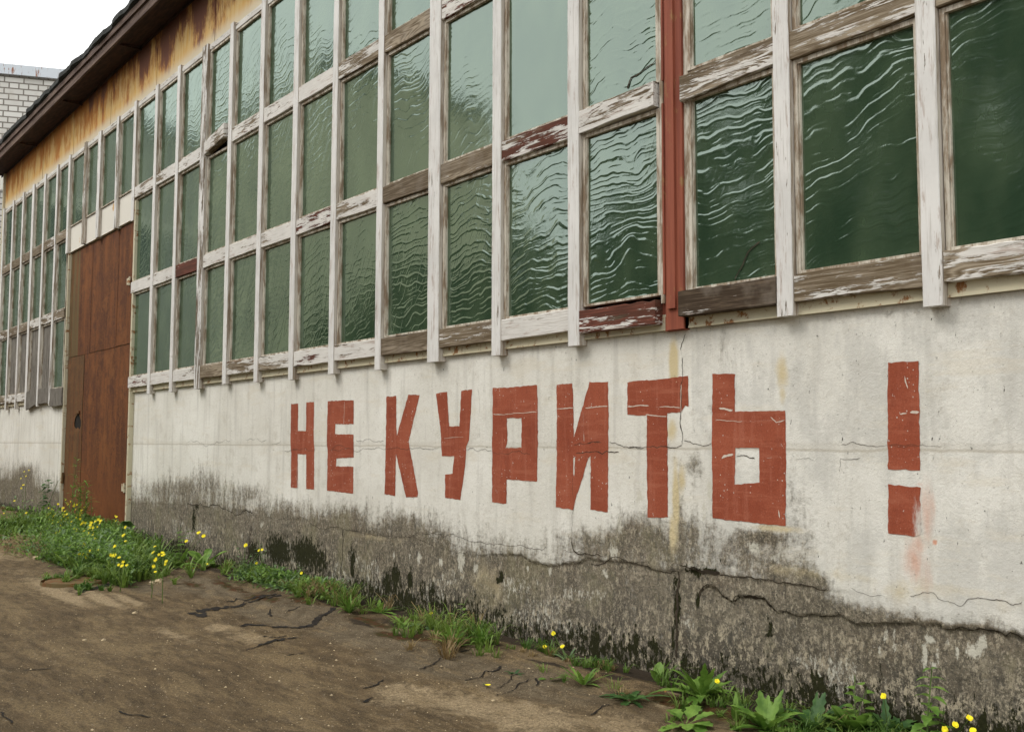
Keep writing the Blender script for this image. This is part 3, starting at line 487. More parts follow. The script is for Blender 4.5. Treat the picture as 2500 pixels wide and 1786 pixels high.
for ch,(z0,loops) in LET.items():
    me=fill([rough_outline(PW(z0,lp),.022,.0055) for lp in loops])
    bm=bmesh.new(); bm.from_mesh(me); xsv=[v.co.x for v in bm.verts]; zsv=[v.co.y for v in bm.verts]
    for k in np.arange(min(xsv),max(xsv),.06): bmesh.ops.bisect_plane(bm,geom=bm.verts[:]+bm.edges[:]+bm.faces[:],plane_co=(k,0,0),plane_no=(1,0,0))
    for k in np.arange(min(zsv),max(zsv),.06): bmesh.ops.bisect_plane(bm,geom=bm.verts[:]+bm.edges[:]+bm.faces[:],plane_co=(0,k,0),plane_no=(0,1,0))
    V=[(v.co.x,float(wall_y(v.co.x,v.co.y))-.0022,v.co.y) for v in bm.verts]; bm.verts.index_update(); Fc=[tuple(v.index for v in f.verts) for f in bm.faces]
    mi=[0]*len(Fc); rb=MB()
    for s0,pl,hw in SCR.get(ch,[]):
        if hw: ribbon(rb,PW(s0,pl),hw*.42,.35,lambda x,z:float(wall_y(x,z))-.0034,amp=.035)
    # the wall's joint cracks run on through the paint
    bx0,bx1,bz0,bz1=min(xsv),max(xsv),min(zsv),max(zsv); cb_=MB()
    for P,hw,brk in CR[:16]:
        Q=[p for p in P if bx0-.25<p[0]<bx1+.25 and bz0<p[1]<bz1]
        Q2=[]
        for a,b in zip(P[:-1],P[1:]):
            for t in np.linspace(0,1,12):
                p=(a[0]+(b[0]-a[0])*t,a[1]+(b[1]-a[1])*t)
                if bx0+.01<p[0]<bx1-.01 and bz0+.02<p[1]<bz1-.02: Q2.append(p)
        if len(Q2)>3 and ch not in('К','У') : ribbon(cb_,Q2[::3],hw*.5,.45,lambda x,z:float(wall_y(x,z))-.0029,amp=.09)
    nv=len(V); V+=rb.v; Fc+=[tuple(i+nv for i in q) for q in rb.f]; mi+=[1]*len(rb.f)
    if ch not in('Р','Ь'):
        nv=len(V); V+=cb_.v; Fc+=[tuple(i+nv for i in q) for q in cb_.f]; mi+=[2]*len(cb_.f)
    o=link(NAMES[ch],V,Fc,[M_red,M_scr,M_crack],hall,mi)
    o['label']='rust red painted Cyrillic character %s on the white wall'%ch if ch not in '!.' else ('tall red bar of the exclamation mark' if ch=='!' else 'red square dot of the exclamation mark, smeared at its right edge')
    va=np.array(V); x_,z_=va[:,0],va[:,2]
    for k in ('grime','moss','white','yellow','pink'):
        at=o.data.attributes.new(k,'FLOAT','POINT'); at.data.foreach_set('value',((grimef(x_,z_) if k=='grime' else blot(k,x_,z_))).astype(np.float32))
    wv=np.zeros(len(x_))
    if ch=='.': wv=.8*sstep(bx0+(bx1-bx0)*.55,bx1,x_)*sstep(bz1+.1,bz0,z_)
    o.data.attributes.new('wear','FLOAT','POINT').data.foreach_set('value',wv.astype(np.float32)); bm.free()
# cream steel strip capping the wall
for a,b in((-8.98,3.0),(3.21,8.1),(-19.1,-13.0)):
    m=MB(); m.box(a,b,.06,.12,2.484,2.60); m.box(a,b,.052,.06,2.484,2.497)
    m.build('sill_angle',M_cream,hall)
# mullions
MUL={5:(4.998,.118,.76),4:(4.005,.125,.80),2:(1.99,.135,.76),1:(.98,.125,.75),0:(-.036,.19,.755),-1:(-1.02,.112,.735),-2:(-2.02,.118,.745),-3:(-3.02,.125,.73),-4:(-4.0,.12,.745),-5:(-5.01,.12,.765),-6:(-6.02,.20,.74),-7:(-7.03,.12,.735),-8:(-8.02,.12,.745),-9:(-9.09,.13,3.67),
 6:(5.99,.13,.76),7:(6.99,.13,.75),8:(7.99,.13,.75),-10:(-10.03,.12,3.70),-11:(-11.13,.17,3.71),-12:(-12.04,.13,3.745),-13:(-13.14,.13,3.715),-14:(-14.05,.12,.73),-15:(-15.06,.12,.73),-16:(-16.1,.17,.73),-17:(-17.04,.12,.73),-18:(-18.04,.12,.73),-19:(-19.08,.14,.73)}
MC={0:(.10,.1,.2),4:(.22,.15,.2),5:(.12,0,.1),-6:(.42,.1,.4),1:(.05,.1,.2),2:(.08,0,.1),-12:(.6,.1,.3),-11:(.2,.0,.3),-14:(.3,0,.3),-10:(.35,0,.2),-13:(.3,0,.2),-17:(.3,0,.2)}
for i,(x0,wd,tip) in MUL.items():
    if i<=-9 and i>=-13: tip=tip
    o=board('mullion',x0,x0+wd,tip+H-(0 if i>=-8 or i<-13 else 0),5.70+H+random.uniform(-.01,.02),0,.12,'z',[M_wz,M_side],hall,MC.get(i,(random.uniform(.0,.14),.1,.1)),.0022,(random.uniform(-.004,.004),random.uniform(-.004,.004),0,0))
def XR_(i): return MUL[i][0]+MUL[i][1] if i!=3 else 3.205
def XL_(i): return MUL[i][0] if i!=3 else 3.0
# red post
m=MB(); m.box(3.02,3.19,.03,.12,.80+H,7.40); m.box(3.05,3.125,.012,.03,.95+H,7.40); m.box(3.0,3.19,.045,.15,.795+H,.90+H)
for (zc) in (.96,2.53,4.13):
    m.box(2.95,3.02,.06,.15,zc+H-.04,zc+H+.06)
    m.box(3.003,3.02,.02,.05,zc+H+.10,7.4 if zc>4 else zc+H+1.50)
m.build('steel_post',M_post,hall)
m=MB(); m.box(2.97,3.003,.035,.15,1.0+H,7.38); m.build('jamb_strip',M_bead,hall)
m=MB(); m.box(3.192,3.235,.05,.15,1.06+H,7.38); m.build('jamb_strip',M_bead,hall)
m=MB(); m.box(-8.97,-8.90,.02,.15,-1.6+H,4.0+H); m.build('gate_jamb',M_cream,hall)
m=MB(); m.box(-13.04,-12.985,.03,.15,-1.6+H,3.7+H); m.build('gate_jamb',M_cream,hall)
# rows: transoms and sills. per bay: (wear, red, dark)
SC={-9:(.35,.6,.2),-8:(.2,.1,.2),-7:(.3,.1,.2),-6:(1.2,0,.15),-5:(.45,.3,.1),-4:(.45,.2,.2),-3:(.3,.7,.1),-2:(.2,.2,.1),-1:(1.2,.1,.4),0:(.60,.05,.15),1:(.25,.4,.1),2:(.62,.62,.8),3:(.72,.0,.9),4:(.60,0,.15),5:(.56,0,.1),6:(.8,0,.1),7:(.5,0,.1)}
T1={-9:(.2,.2,.1),-8:(.25,.3,.1),-7:(.7,.7,.9),-6:(.3,.3,.1),-5:(.3,.3,.1),-4:(.25,.2,.1),-3:(.42,.7,.1),-2:(.36,.4,.1),-1:(.9,.1,.4),0:(.75,.1,.15),1:(.46,.6,.2),2:(.42,.3,.3),3:(.60,0,.3),4:(.60,0,.1),5:(.8,0,.1),6:(.5,.3,.1),7:(.5,0,.1)}
T2={-9:(.3,.2,.1),-8:(.3,.4,.1),-7:(.35,.3,.1),-6:(.4,.4,.1),-5:(.35,.4,.1),-4:(.3,.4,.1),-3:(.02,0,.1),-2:(.5,.2,.1),-1:(.8,.1,.15),0:(.5,.6,.1),1:(.5,.6,.1),2:(.5,.1,.1),3:(.8,0,.1),4:(.7,0,.1),5:(.6,0,.1),6:(.6,0,.1),7:(.5,0,.1)}
for j in range(-19,8):
    if -13<=j<=-10: continue
    a,b=XR_(j),XL_(j+1)
    if j==-13: continue
    left=j<=-14
    for nm,tab,za,zb in (('sill_board',SC,.88,1.058),('transom',T1,2.445,2.632),('transom',T2,4.042,4.232)):
        if left: 
            if nm=='sill_board' and j in(-14,-15,-16): continue
            c=(random.uniform(.4,.8),.3,.3)
        else: c=tab[j]
        if j==-9 and nm=='transom' and za<3 : a=-9.0
        else: a=XR_(j)
        if j==-9 and nm=='sill_board': a=-9.0
        sk=(random.uniform(-.006,.006),random.uniform(-.006,.006),0,0); y0=.012; aa,bb=a-.002*0,b
        if nm=='sill_board' and j==2: sk=(-.03,-.03,-.012,-.03); bb=b-.04
        if nm=='sill_board' and j==3: sk=(.0,.0,-.035,-.02); aa=a-.02
        if nm=='transom' and j==-6 and za>3: sk=(.02,.10,-.03,-.06); bb=b-.03
        if nm=='transom' and j==3 and za<3: sk=(-.03,.01,-.02,0.)
        if nm=='transom' and j==2 and za<3: sk=(0,0.01,-.01,-.02); bb=b-.05
        if nm=='sill_board' and j==-6: y0=.006
        board(nm,aa+.001,bb-.001,za+H,zb+H,y0,.105,'x',[M_wx,M_wx],hall,c,.0035,sk,.012 if c[0]>.25 else 0)
# windows: bead frame (part) with its pane (sub-part)
PCR={(3,0):[PW((1200,440),[(2290,520),(2268,540),(2190,610),(2120,760),(2075,850)],y=.065)],(2,1):[PW((1200,0),[(1420,490),(1380,545),(1190,665),(1160,760)],y=.065)]}
def window(x0,x1,z0,z1,rip,board_=False,crk=()):
    m=MB(); t=.030; y0,y1=.036,.11
    xs_=x0+.004; xe=x1-.004; za=z0+.004; zb=z1-.004
    m.box(xs_,xs_+t,y0+random.uniform(0,.008),y1,za,zb); m.box(xe-t,xe,y0,y1,za,zb); m.box(xs_+t,xe-t,y0+.003,y1,zb-t,zb); m.box(xs_+t,xe-t,y0+.003,y1,za,za+t*.6)
    m.box(xs_+t+.001,xs_+t+.011,y0+.014,y1,za+t*.6,zb-t)
    w_=m.build('window',M_bead,hall)
    g=MB(); nx=2; tl=random.uniform(-.0035,.0035); tv=random.uniform(-.003,.003); yc=.068
    xa,xb,zc,zd=xs_+t*.7,xe-t*.7,za+t*.4,zb-t*.7
    g.add([(xa,yc-tl-tv,zc),(xb,yc+tl-tv,zc),(xb,yc+tl+tv,zd),(xa,yc-tl+tv,zd),(xa,yc-tl-tv+.006,zc),(xb,yc+tl-tv+.006,zc),(xb,yc+tl+tv+.006,zd),(xa,yc-tl+tv+.006,zd)],[(0,1,2,3),(1,0,4,5),(2,1,5,6),(3,2,6,7),(0,3,7,4),(7,6,5,4)])
    for P in crk: ribbon(g,P,.005,.05,lambda x,z:yc-.006,amp=.05)
    if crk:
        for q in range(6,len(g.f)): g.m[q]=1
    p=g.build('pane',[M_glass if not board_ else M_ply,M_crack],w_); p.parent=w_; p.matrix_parent_inverse=w_.matrix_world.inverted() if False else Matrix(); 
    w_.matrix_parent_inverse=Matrix.Translation((0,-.1,0)); p.color=(rip,0,0,1)
    if board_: w_['label']='window bay closed with weathered grey boarding'
RIP={(3,0):1.0,(4,0):1.0,(2,0):1.3,(3,0):1.25,(1,0):1.3,(0,0):1.4,(-1,0):1.3,(4,1):.6,(5,0):.55,(1,1):.2,(0,1):.35,(-1,1):.6,(2,1):1.3,(3,1):.7}
rows=[(1.058,2.445),(2.632,4.042),(4.232,5.60)]
for j in range(-19,8):
    for r,(za,zb) in enumerate(rows):
        if -13<=j<=-10 and r<2: continue
        a,b=XR_(j),XL_(j+1)
        if j==2: b=2.97
        if j==3: a=3.235
        window(a,b,za+H,zb+H,RIP.get((j,r),random.uniform(.5,.9)),board_=(j in(-15,-16,-17,-18) and r==0),crk=PCR.get((j,r),()))
# boards nailed over the low left bays
for (xa,xb,za,zb,sk) in ((-15.95,-15.08,.70,1.1,(-.03,.08)),(-14.93,-14.06,.78,1.1,(0,.0)),(-13.93,-13.03,.70,1.055,(0,0))):
    board('patch_board',xa,xb,za+H,zb+H,.0,.03,'x',[M_ply,M_ply],hall,(1,0,0),.006,(*sk,0,0))
# head rail
for a,b in((-19.1,3.0),(3.2,8.1)):
    board('head_rail',a,b,5.60+H,5.69+H,.03,.105,'x',[M_wx,M_wx],hall,(.3,.1,.2),.003)
# white panel over the gate
xa=-13.01
for k,xb in enumerate((-12.04,-11.13,-10.03,-9.09)):
    m=MB(); m.box(xa,xb,.062,.10,3.725+H,4.225+H); m.box(xa,xb,.05,.062,3.725+H,3.737+H); m.build('lintel_panel',M_wpan,hall); xa=xb+(.13,.17,.12,0)[k]
# gate
gate=MB(); gate.box(-12.98,-8.98,.10,.14,.0,3.72+H); gate=gate.build('gate',M_rust,hall); gate['label']='tall rusty sheet steel gate with a torn hole'; gate.matrix_parent_inverse=Matrix.Translation((0,-.1,0))
def sheet(xa,xb,za,zb,y,olive,loops=None):
    lp=[rough_outline([(xa,za),(xb,za),(xb,zb),(xa,zb)],.2,.003)]+(loops or [])
    me=fill(lp); V=[(v.co.x,y+.003*math.sin(v.co.x*9+v.co.y*2),v.co.y) for v in me.vertices]; Fc=[tuple(p.vertices) for p in me.polygons]
    nv=len(V); b=len(lp[0])
    bm=bmesh.new(); bm.from_mesh(me); bm.verts.index_update()
    ed=[(e.verts[0].index,e.verts[1].index) for e in bm.edges if len(e.link_faces)==1]; bm.free()
    V+=[(x,yy+.004,z) for x,yy,z in V]; Fc+=[(a_,b_,b_+nv,a_+nv) for a_,b_ in ed]
    o=link('gate_sheet',V,Fc,M_rust,gate); o.matrix_parent_inverse=Matrix(); o.color=(olive,0,0,1); return o
zs_=1.64+H; e_=[-12.985,-12.865,-12.335,-11.53,-10.765,-9.96,-9.0]
for k in range(6): sheet(e_[k]+.002,e_[k+1]-.002,zs_-(.0 if k%2 else .01),3.70+H,.086+.004*(k%2),.9 if k<2 else 0)
hole=[W(*p,.08) for p in zz((0,900),4.06,[(765,450),(778,446),(790,480),(800,510),(800,560),(792,590),(780,600),(768,578),(755,595),(735,572),(733,540),(740,500),(748,470)])]
me_=MB(); zb_=zs_-.014
sheet(-12.975,-11.86,.02,zb_,.084,.4,[hole]); sheet(-11.845,-9.0,.02,zb_,.089,0)
# near-black plate behind the torn sheet, the hole's shade painted as colour
m=MB(); xh,zh=W(190,1030,.08); m.box(xh-.45,xh+.45,.0972,.099,zh-.35,zh+.35); o=m.build('hole_shade_plate',M_dark,gate); o.matrix_parent_inverse=Matrix(); o['label']='near black plate painted as the shade inside the torn hole'
m=MB(); a=W(*zz((0,900),4.06,[(755,428)])[0],.07); m.box(a[0],a[0]+.22,.055,.078,a[1]-.03,a[1]+.02); o=m.build('bent_flap',M_rust,gate); o.matrix_parent_inverse=Matrix(); o.color=(.5,0,0,1)
for (px,py,y,mm,h_) in ((1265/4.06,400+1165/4.06,.05,M_cream,.11),(1212/4.06,900+1175/4.06,.05,M_cream,.12),(605/4.06,900+1080/4.06,.04,M_rust,.17)):
    x,z=W(px,py,y); m=MB(); m.box(x-.05,x+.055,y,y+.03,z-h_/2,z+h_/2); m.tube([(x+.075,y+.012,z-h_/2-.02),(x+.075,y+.012,z+h_/2+.02)],.018,.018,8); o=m.build('hinge',mm,gate); o.matrix_parent_inverse=Matrix()
# upper cladding in sheets
xa=-19.12; k=0
while xa<8:
    xb=min(xa+1.22,8.1); m=MB(); dy=.006*(k%2); m.box(xa+.004,xb-.004,.05+dy,.12,5.69+H,6.72+H); m.build('cladding_sheet',M_clad,hall); xa=xb; k+=1
# soffit, fascia, roof
OV=-.42
m=MB(); xa=-19.6; k=0
for k in range(8):
    xb=xa+3.55; m.add([(xa+.012,OV+.05,6.60+H),(xb-.012,OV+.05,6.60+H),(xb-.012,.12,6.66+H),(xa+.012,.12,6.66+H),(xa+.012,OV+.05,6.63+H),(xb-.012,OV+.05,6.63+H),(xb-.012,.12,6.69+H),(xa+.012,.12,6.69+H)],[(3,2,1,0),(4,5,6,7),(0,1,5,4),(1,2,6,5),(2,3,7,6),(3,0,4,7)]); 
    m.box(xb-.03,xb+.03,OV+.06,.10,6.575+H,6.60+H,0); xa=xb
m.box(-19.6,8.5,OV+.05,OV+.09,6.56+H,6.60+H); m.box(-19.6,8.5,.03,.049,6.60+H,6.655+H)
m.build('soffit',M_soff,hall)
m=MB(); xa=-19.65
while xa<8.5:
    xb=min(xa+3.0,8.5); m.box(xa+.003,xb-.003,OV,OV+.04,6.555+H,6.74+H); m.box(xa+.003,xb-.003,OV-.035,OV-.001,6.70+H,6.80+H); xa=xb
m.build('fascia',M_fasc,hall)
# sagging felt edge
m=MB(); xs2=np.arange(-19.75,8.7,.09); V=[];Fc=[]
for i,x in enumerate(xs2):
    e1=.05*(float(fbm(x*2.3,1.,3,4))-.5)*1.6; e2=.05*(float(fbm(x*3.1,5.,3,6))-.5)*1.6
    for (y,z) in ((OV-.04+e2*.4,6.80+e1),(OV-.075+e2,6.815+e1*1.2),(OV-.075+e2,6.90+e1),(OV+.05,6.95+e1*.5),(8.,8.0),(8.,7.9),(OV+.05,6.815)): V.append((x,y,z+H))
for i in range(len(xs2)-1):
    for j in range(7): Fc.append((i*7+j,i*7+(j+1)%7,(i+1)*7+(j+1)%7,(i+1)*7+j))
Fc.append(tuple(range(7))); link('roof',V,Fc,M_roof,hall)
# body of the hall behind
m=MB(); m.box(-19.15,8.1,.345,8,-.2,6.6+H); m.box(-19.15,8.1,.16,.345,2.50,6.6+H); m.box(-12.9,-9.05,.16,.345,0,2.5); m.build('hall_body',M_roof,hall)
m=MB(); m.box(-19.2,-19.1,.0,.16,2.49,6.6+H); m.build('corner_trim',M_cream,hall)
for o in list(hall.children):
    o.matrix_parent_inverse=Matrix.Translation((0,-.1,0))
# ============================================================ GROUND
GC=[([(195,1447),(235,1436),(270,1428),(300,1420),(330,1416)],.035,.05),([(335,1410),(380,1400),(430,1392)],.04,.05),
 ([(485,1500),(500,1492),(560,1480),(600,1474),(640,1472),(690,1470)],.022,.05),([(465,1500),(490,1510),(500,1500)],.02,.05),
 ([(590,1525),(640,1530),(690,1531),(755,1530),(790,1515),(820,1500)],.020,.04),([(630,1580),(655,1575),(690,1562),(725,1555)],.014,.05),([(640,1560),(680,1556),(700,1552)],.008,.2),
 ([(885,1686),(910,1682),(935,1668)],.006,.05),([(888,1716),(895,1710),(912,1706)],.008,.05),([(1025,1644),(1060,1622),(1100,1605),(1150,1600)],.004,.2),([(1135,1664),(1170,1655),(1220,1634)],.005,.15),
 ([(1210,1700),(1260,1682),(1300,1668)],.003,.2),([(0,1740),(15,1755),(30,1768)],.004,.1),([(290,1735),(320,1745),(360,1750),(410,1750)],.004,.3),([(0,1645),(60,1643),(140,1636)],.005,.4),([(510,1712),(525,1711)],.005,.0),
 ([(1210,1680),(1240,1672),(1265,1660)],.002,.2),([(1440,1745),(1470,1735),(1490,1730)],.004,.1),([(1305,1665),(1310,1685)],.004,0),([(600,1590),(640,1576)],.006,.3),([(700,1500),(735,1495)],.008,.2),([(550,1470),(690,1465),(740,1455)],.012,.3),
 ([(660,1490),(664,1502)],.006,.1),([(700,1605),(760,1590)],.004,.4)]
GCW=[([G(*p) for p in P],hw,b) for P,hw,b in GC]
def gz(x,y):
    x=np.asarray(x,float);y=np.asarray(y,float)
    near=sstep(-9,-6,y)*sstep(1.0,.3,y)*sstep(-40,-25,x)*sstep(14,10,x)
    z=.05*(fbm(x*.35,y*.5,3,31)-.5)+.018*(fbm(x*2.2,y*2.6,3,33)-.5)+.006*(fbm(x*9,y*9,3,35)-.5)
    z=z+.14*sstep(-5.5,-12.3,x)*sstep(-1.8,0,y)          # bank of soil by the gate
    z=z+.03*sstep(-.9,-.25,y)*(fbm(x*3,y*3,3,37)-.1)      # rubble against the wall
    # broken slab edge: apron stands higher
    e=-.85+.35*(fbm(x*.8,0*x,3,41)-.5); z=z+.022*sstep(e-.015,e+.015,y)*sstep(-9,-7,x)
    band=sstep(-2.1,-1.3,y)*sstep(-.05,-.25,y); q=fbm(x*1.1+3,y*3.1,4,61); z=z+band*(.016*sstep(.50,.508,q)+.012*sstep(.60,.606,q)-.01*sstep(.40,.394,q))
    q2=fbm(x*.7,y*2.2,5,63); z=z+.012*sstep(.52,.535,q2)*sstep(-5,-2,y)*0.6
    return z*near
gx=np.concatenate([[-400,-200,-100,-60,-40,-32,-28],np.arange(-25,-9,.09),np.arange(-9,-2,.045),np.arange(-2,6.2,.028),np.arange(6.3,12,.3),[14,20,40,100,250,400]])
gy=np.concatenate([[-400,-200,-100,-50,-30,-20,-14,-11],np.arange(-9,-5.2,.25),np.arange(-5.1,-3,.06),np.arange(-3,.16,.028),[.3,.6,1,9,20,60,150,400]])
X,Y=np.meshgrid(gx,gy); Z=gz(X,Y); idx=np.arange(X.size).reshape(X.shape)
V=np.stack([X,Y,Z],-1).reshape(-1,3).tolist(); Fc=np.stack([idx[:-1,:-1],idx[:-1,1:],idx[1:,1:],idx[1:,:-1]],-1).reshape(-1,4).tolist(); mi=[0]*len(Fc)
rb=MB()
for P,hw,b in GCW: ribbon(rb,P,hw*1.5,b,lambda x,y:float(gz(x,y))+.006,plane='xy',step=.03,amp=.14)
nv=len(V); V+=rb.v; Fc+=[tuple(i+nv for i in q) for q in rb.f]; mi+=[1]*len(rb.f)
gr=link('ground',V,Fc,[M_ground,M_dark],None,mi,True); tag(gr,kind='structure')
va=np.array(V); gx_,gy_=va[:,0],va[:,1]
GB={'sand':[(120,1425,.9,.25,.7),(150,1450,1.1,.12,.95),(240,1458,1.0,.10,.9),(310,1463,.6,.08,.85),(60,1400,.9,.5,.4),(20,1345,1.5,.6,.8),(540,1535,.25,.15,.8),(600,1560,.35,.15,.7),(420,1545,.8,.1,.6),(1000,1700,.35,.3,.75),(1150,1720,.45,.3,.8),(1300,1755,.5,.3,.9),(1180,1680,.3,.15,.5),(1500,1770,.4,.2,.7),(900,1770,.5,.2,.35),(1290,1590,.5,.05,.6),(1350,1620,.3,.07,.6),(1180,1600,.2,.05,.6),(250,1560,1,.2,.35),(1640,1705,.12,.05,.8),(1620,1730,.15,.05,.7),(1180,1605,.3,.08,.7)],
 'apron':[(500,1440,1.2,.3,.9),(700,1500,.9,.35,1),(900,1560,.8,.3,1),(1050,1620,.7,.35,1),(1250,1660,.6,.3,.9),(1400,1700,.5,.25,.7),(350,1435,1,.2,.7),(180,1390,1.5,.2,.6),(1550,1750,.4,.2,.5)],
 'moss':[(1000,1570,.25,.12,1),(960,1560,.25,.1,.9),(1080,1580,.3,.06,.8),(640,1470,.5,.1,.7),(560,1440,.6,.1,.7),(740,1480,.3,.12,.8),(470,1430,.5,.1,.6),(1500,1650,.4,.05,.9),(1430,1640,.3,.05,.6),(1700,1740,.5,.1,.8),(900,1525,.4,.08,.8),(150,1370,.9,.2,.8),(2000,1770,.8,.2,.9)],
 'earth':[(880,1530,.2,.05,.9),(560,1415,.7,.08,1),(680,1440,.6,.08,.9),(800,1480,.4,.08,.9),(1000,1540,.5,.06,.9),(1180,1585,.3,.05,.8),(1340,1640,.25,.04,.8),(1480,1665,.3,.05,.8),(1640,1700,.3,.05,.9),(1800,1740,.4,.08,1),(2050,1786,.6,.1,1),(380,1380,.5,.1,.9),(480,1400,.4,.1,.9)]}
for k,L_ in GB.items():
    a=np.zeros(len(gx_))
    for px,py,rx,ry,s in L_:
        bx,by=G(px,py); a=np.maximum(a,s*np.exp(-((gx_-bx)/(rx*1.2))**2-((gy_-by)/(ry*1.3))**2))
    if k=='earth': a=np.maximum(a,.85*sstep(-.22,-.02,gy_+.1*(fbm(gx_*2,gy_,2,51)-.5))*sstep(-20,-19,gx_)*sstep(9,8,gx_))
    if k=='moss': a=np.maximum(a,.5*sstep(-.5,-.2,gy_)*fbm(gx_*1.7,gy_,2,53)*(gx_<9)*(gx_>-20)*(gy_<.3))
    gr.data.attributes.new(k,'FLOAT','POINT').data.foreach_set('value',a.astype(np.float32))
# ============================================================ PLANTS
def leaf(mb,base,ang,length,width,lift,droop,m=0,serr=.0,seg=6,prof='lance',fold=.15):
    dx,dy=math.cos(ang),math.sin(ang); px_,py_=-dy,dx; V=[]; bx,by,bz=base
    for i in range(seg+1):
        t=i/seg; r=length*(math.sin(min(t,1)*1.0)/math.sin(1.0))*math.cos(lift*.9)
        z=length*(math.sin(lift)*t-droop*t*t)
        if prof=='lance': w_=width*math.sin(math.pi*min(1,t**.75*.96+.04))**.8
        elif prof=='round': w_=width*(math.sin(math.pi*max(0,(t-.25)/.75))**.55 if t>.25 else .06)
        else: w_=width*(1-t)**.7
        if serr and i%2: w_*=1-serr
        w_=max(w_,width*.05 if i<seg else .001)
        rr_=length*math.cos(lift)*t
        c=Vector((bx+dx*rr_,by+dy*rr_,bz+z))
        V+=[c+Vector((px_,py_,fold))*w_/2,c-Vector((0,0,fold*w_*.25)),c+Vector((-px_,-py_,fold))*w_/2]
    mb.add(V,[q for i in range(seg) for q in ((3*i,3*i+1,3*i+4,3*i+3),(3*i+1,3*i+2,3*i+5,3*i+4))],m)
def base_at(px,py,dz=0):
    x,y=G(px,py,.02); y=min(y,-.03); return x,y,float(gz(x,y))+dz
def bloom(mb,c,R_,np_=13):
    nn=(Vector((.55,-.62,.55))+Vector((random.gauss(0,.25),random.gauss(0,.25),random.gauss(0,.25)))).normalized(); a1=nn.cross(Vector((0,0,1))).normalized(); a2=nn.cross(a1)
    for rg,k in ((1.,np_),(.62,max(5,np_-4))):
        for q in range(k):
            t=2*math.pi*q/k+rg; d=(a1*math.cos(t)+a2*math.sin(t))*R_*rg*random.uniform(.85,1.1)+nn*R_*(.15+.5*(1-rg)); pa=(a2*math.cos(t)-a1*math.sin(t))*R_*.26
            mb.add([c-pa*.35,c+pa*.35,c+d+pa,c+d-pa],[(0,1,2,3)])
def rosette(px,py,label,n=12,L=.22,wd=.05,lift=(.3,1.1),mats=None,prof='lance',serr=.35,name='weed',cat='weed',flowers=(),group=None,stems=0,seg=9):
    x,y,z=base_at(px,py); e=empty(name,(x,y,z)); tag(e,label,cat,group)
    mb=MB()
    for k in range(n):
        a=2*math.pi*(k+random.random()*.7)/n; l=L*random.uniform(.6,1.1); lf=random.uniform(*lift)
        leaf(mb,(x+.01*math.cos(a),y+.01*math.sin(a),z-.005),a,l,wd*random.uniform(.7,1.2),lf,random.uniform(.15,.5),0,serr,seg,prof)
    for k in range(stems):
        a=random.random()*6.28; h_=L*random.uniform(1.0,1.7); tip=(x+.3*h_*math.cos(a),min(-.02,y+.3*h_*math.sin(a)),z+h_); mid=(x+.1*h_*math.cos(a),y+.08*h_*math.sin(a),z+h_*.55)
        mb.tube([(x,y,z),mid,tip],.004,.002,5,1)
        for q in range(7):
            t=.2+.75*q/7; c=Vector((x,y,z)).lerp(Vector(tip),t); leaf(mb,c,random.random()*6.28,L*.35*(1.1-t*.5),wd*.8,.4,.3,0,serr,6,prof)
    o=mb.build('foliage',[mats or M_leaf,M_stem],None); o.parent=e; o.matrix_parent_inverse=Matrix.Translation((-x,-y,-z))
    for (fx,fy,fy_off) in flowers:
        X_,Z_=W(fx,fy,fy_off); fl=MB(); c=Vector((X_,fy_off,Z_)); R_=.017 if fx>600 else .026
        fl.tube([(x,y,z),(x*.4+X_*.6,y*.5+fy_off*.5,z*.4+Z_*.6),c],.003,.002,5,1)
        bloom(fl,c,R_)
        o=fl.build('flower',[M_yel,M_stem],None); o.parent=e; o.matrix_parent_inverse=Matrix.Translation((-x,-y,-z))
    return e
rosette(500,1392,'broad leaved weed with two big pale leaves and yellow buds under the first letter',13,.42,.15,(.3,1.2),serr=.1,flowers=[(504,1378,-.3),(472,1388,-.35)],prof='round')
rosette(437,1385,'low green weed with yellow flowers beside the gate grass',12,.34,.09,(.4,1.2),flowers=[(485,1300,-.2),(497,1308,-.2),(455,1320,-.2),(432,1382,-.35)],stems=3)
rosette(595,1418,'small weed with yellow blooms on thin stems at a dark moss patch',12,.28,.05,(.5,1.3),flowers=[(600,1330,-.1),(632,1343,-.12),(640,1341,-.12),(626,1374,-.15)],stems=3,mats=M_leafg)
rosette(640,1415,'upright grey green weed next to the thin stemmed yellow blooms',14,.30,.035,(.7,1.4),stems=3,mats=M_leafg,flowers=[(736,1398,-.1)])
rosette(695,1448,'silvery leaved weed sprawling over the cracked asphalt edge',20,.30,.045,(.1,1.0),mats=M_leafg,serr=.5)
rosette(745,1440,'short feathery green weed between silvery weed and yellowish grass',16,.26,.03,(.5,1.3),stems=2)
rosette(852,1500,'dense dark green narrow leaved tuft at the end of the asphalt crack',34,.28,.022,(.6,1.4),serr=0,seg=6)
rosette(925,1500,'dandelion rosette with curved toothed leaves left of the rusty moss',10,.30,.055,(.2,.9),flowers=[])
rosette(985,1530,'sprawling dandelion rosette just above the rusty moss',13,.30,.05,(.2,.9),flowers=[(1052,1497,-.1)])
rosette(1042,1545,'flat plantain with rounded pale leaves beside the rusty moss',8,.20,.11,(.1,.6),prof='round',serr=0,mats=M_leafg)
rosette(1105,1588,'large clump with arching light green leaves at the foot of the wall',22,.30,.04,(.4,1.3),serr=.2,mats=M_leaf,stems=2)
rosette(1175,1590,'dark clump with hooked drooping leaves right of the arching clump',22,.26,.03,(.6,1.35),serr=.3,mats=M_leaf)
rosette(1256,1648,'tiny dark weed sprouting from the asphalt joint',8,.10,.03,(.2,.9),mats=M_leafd)
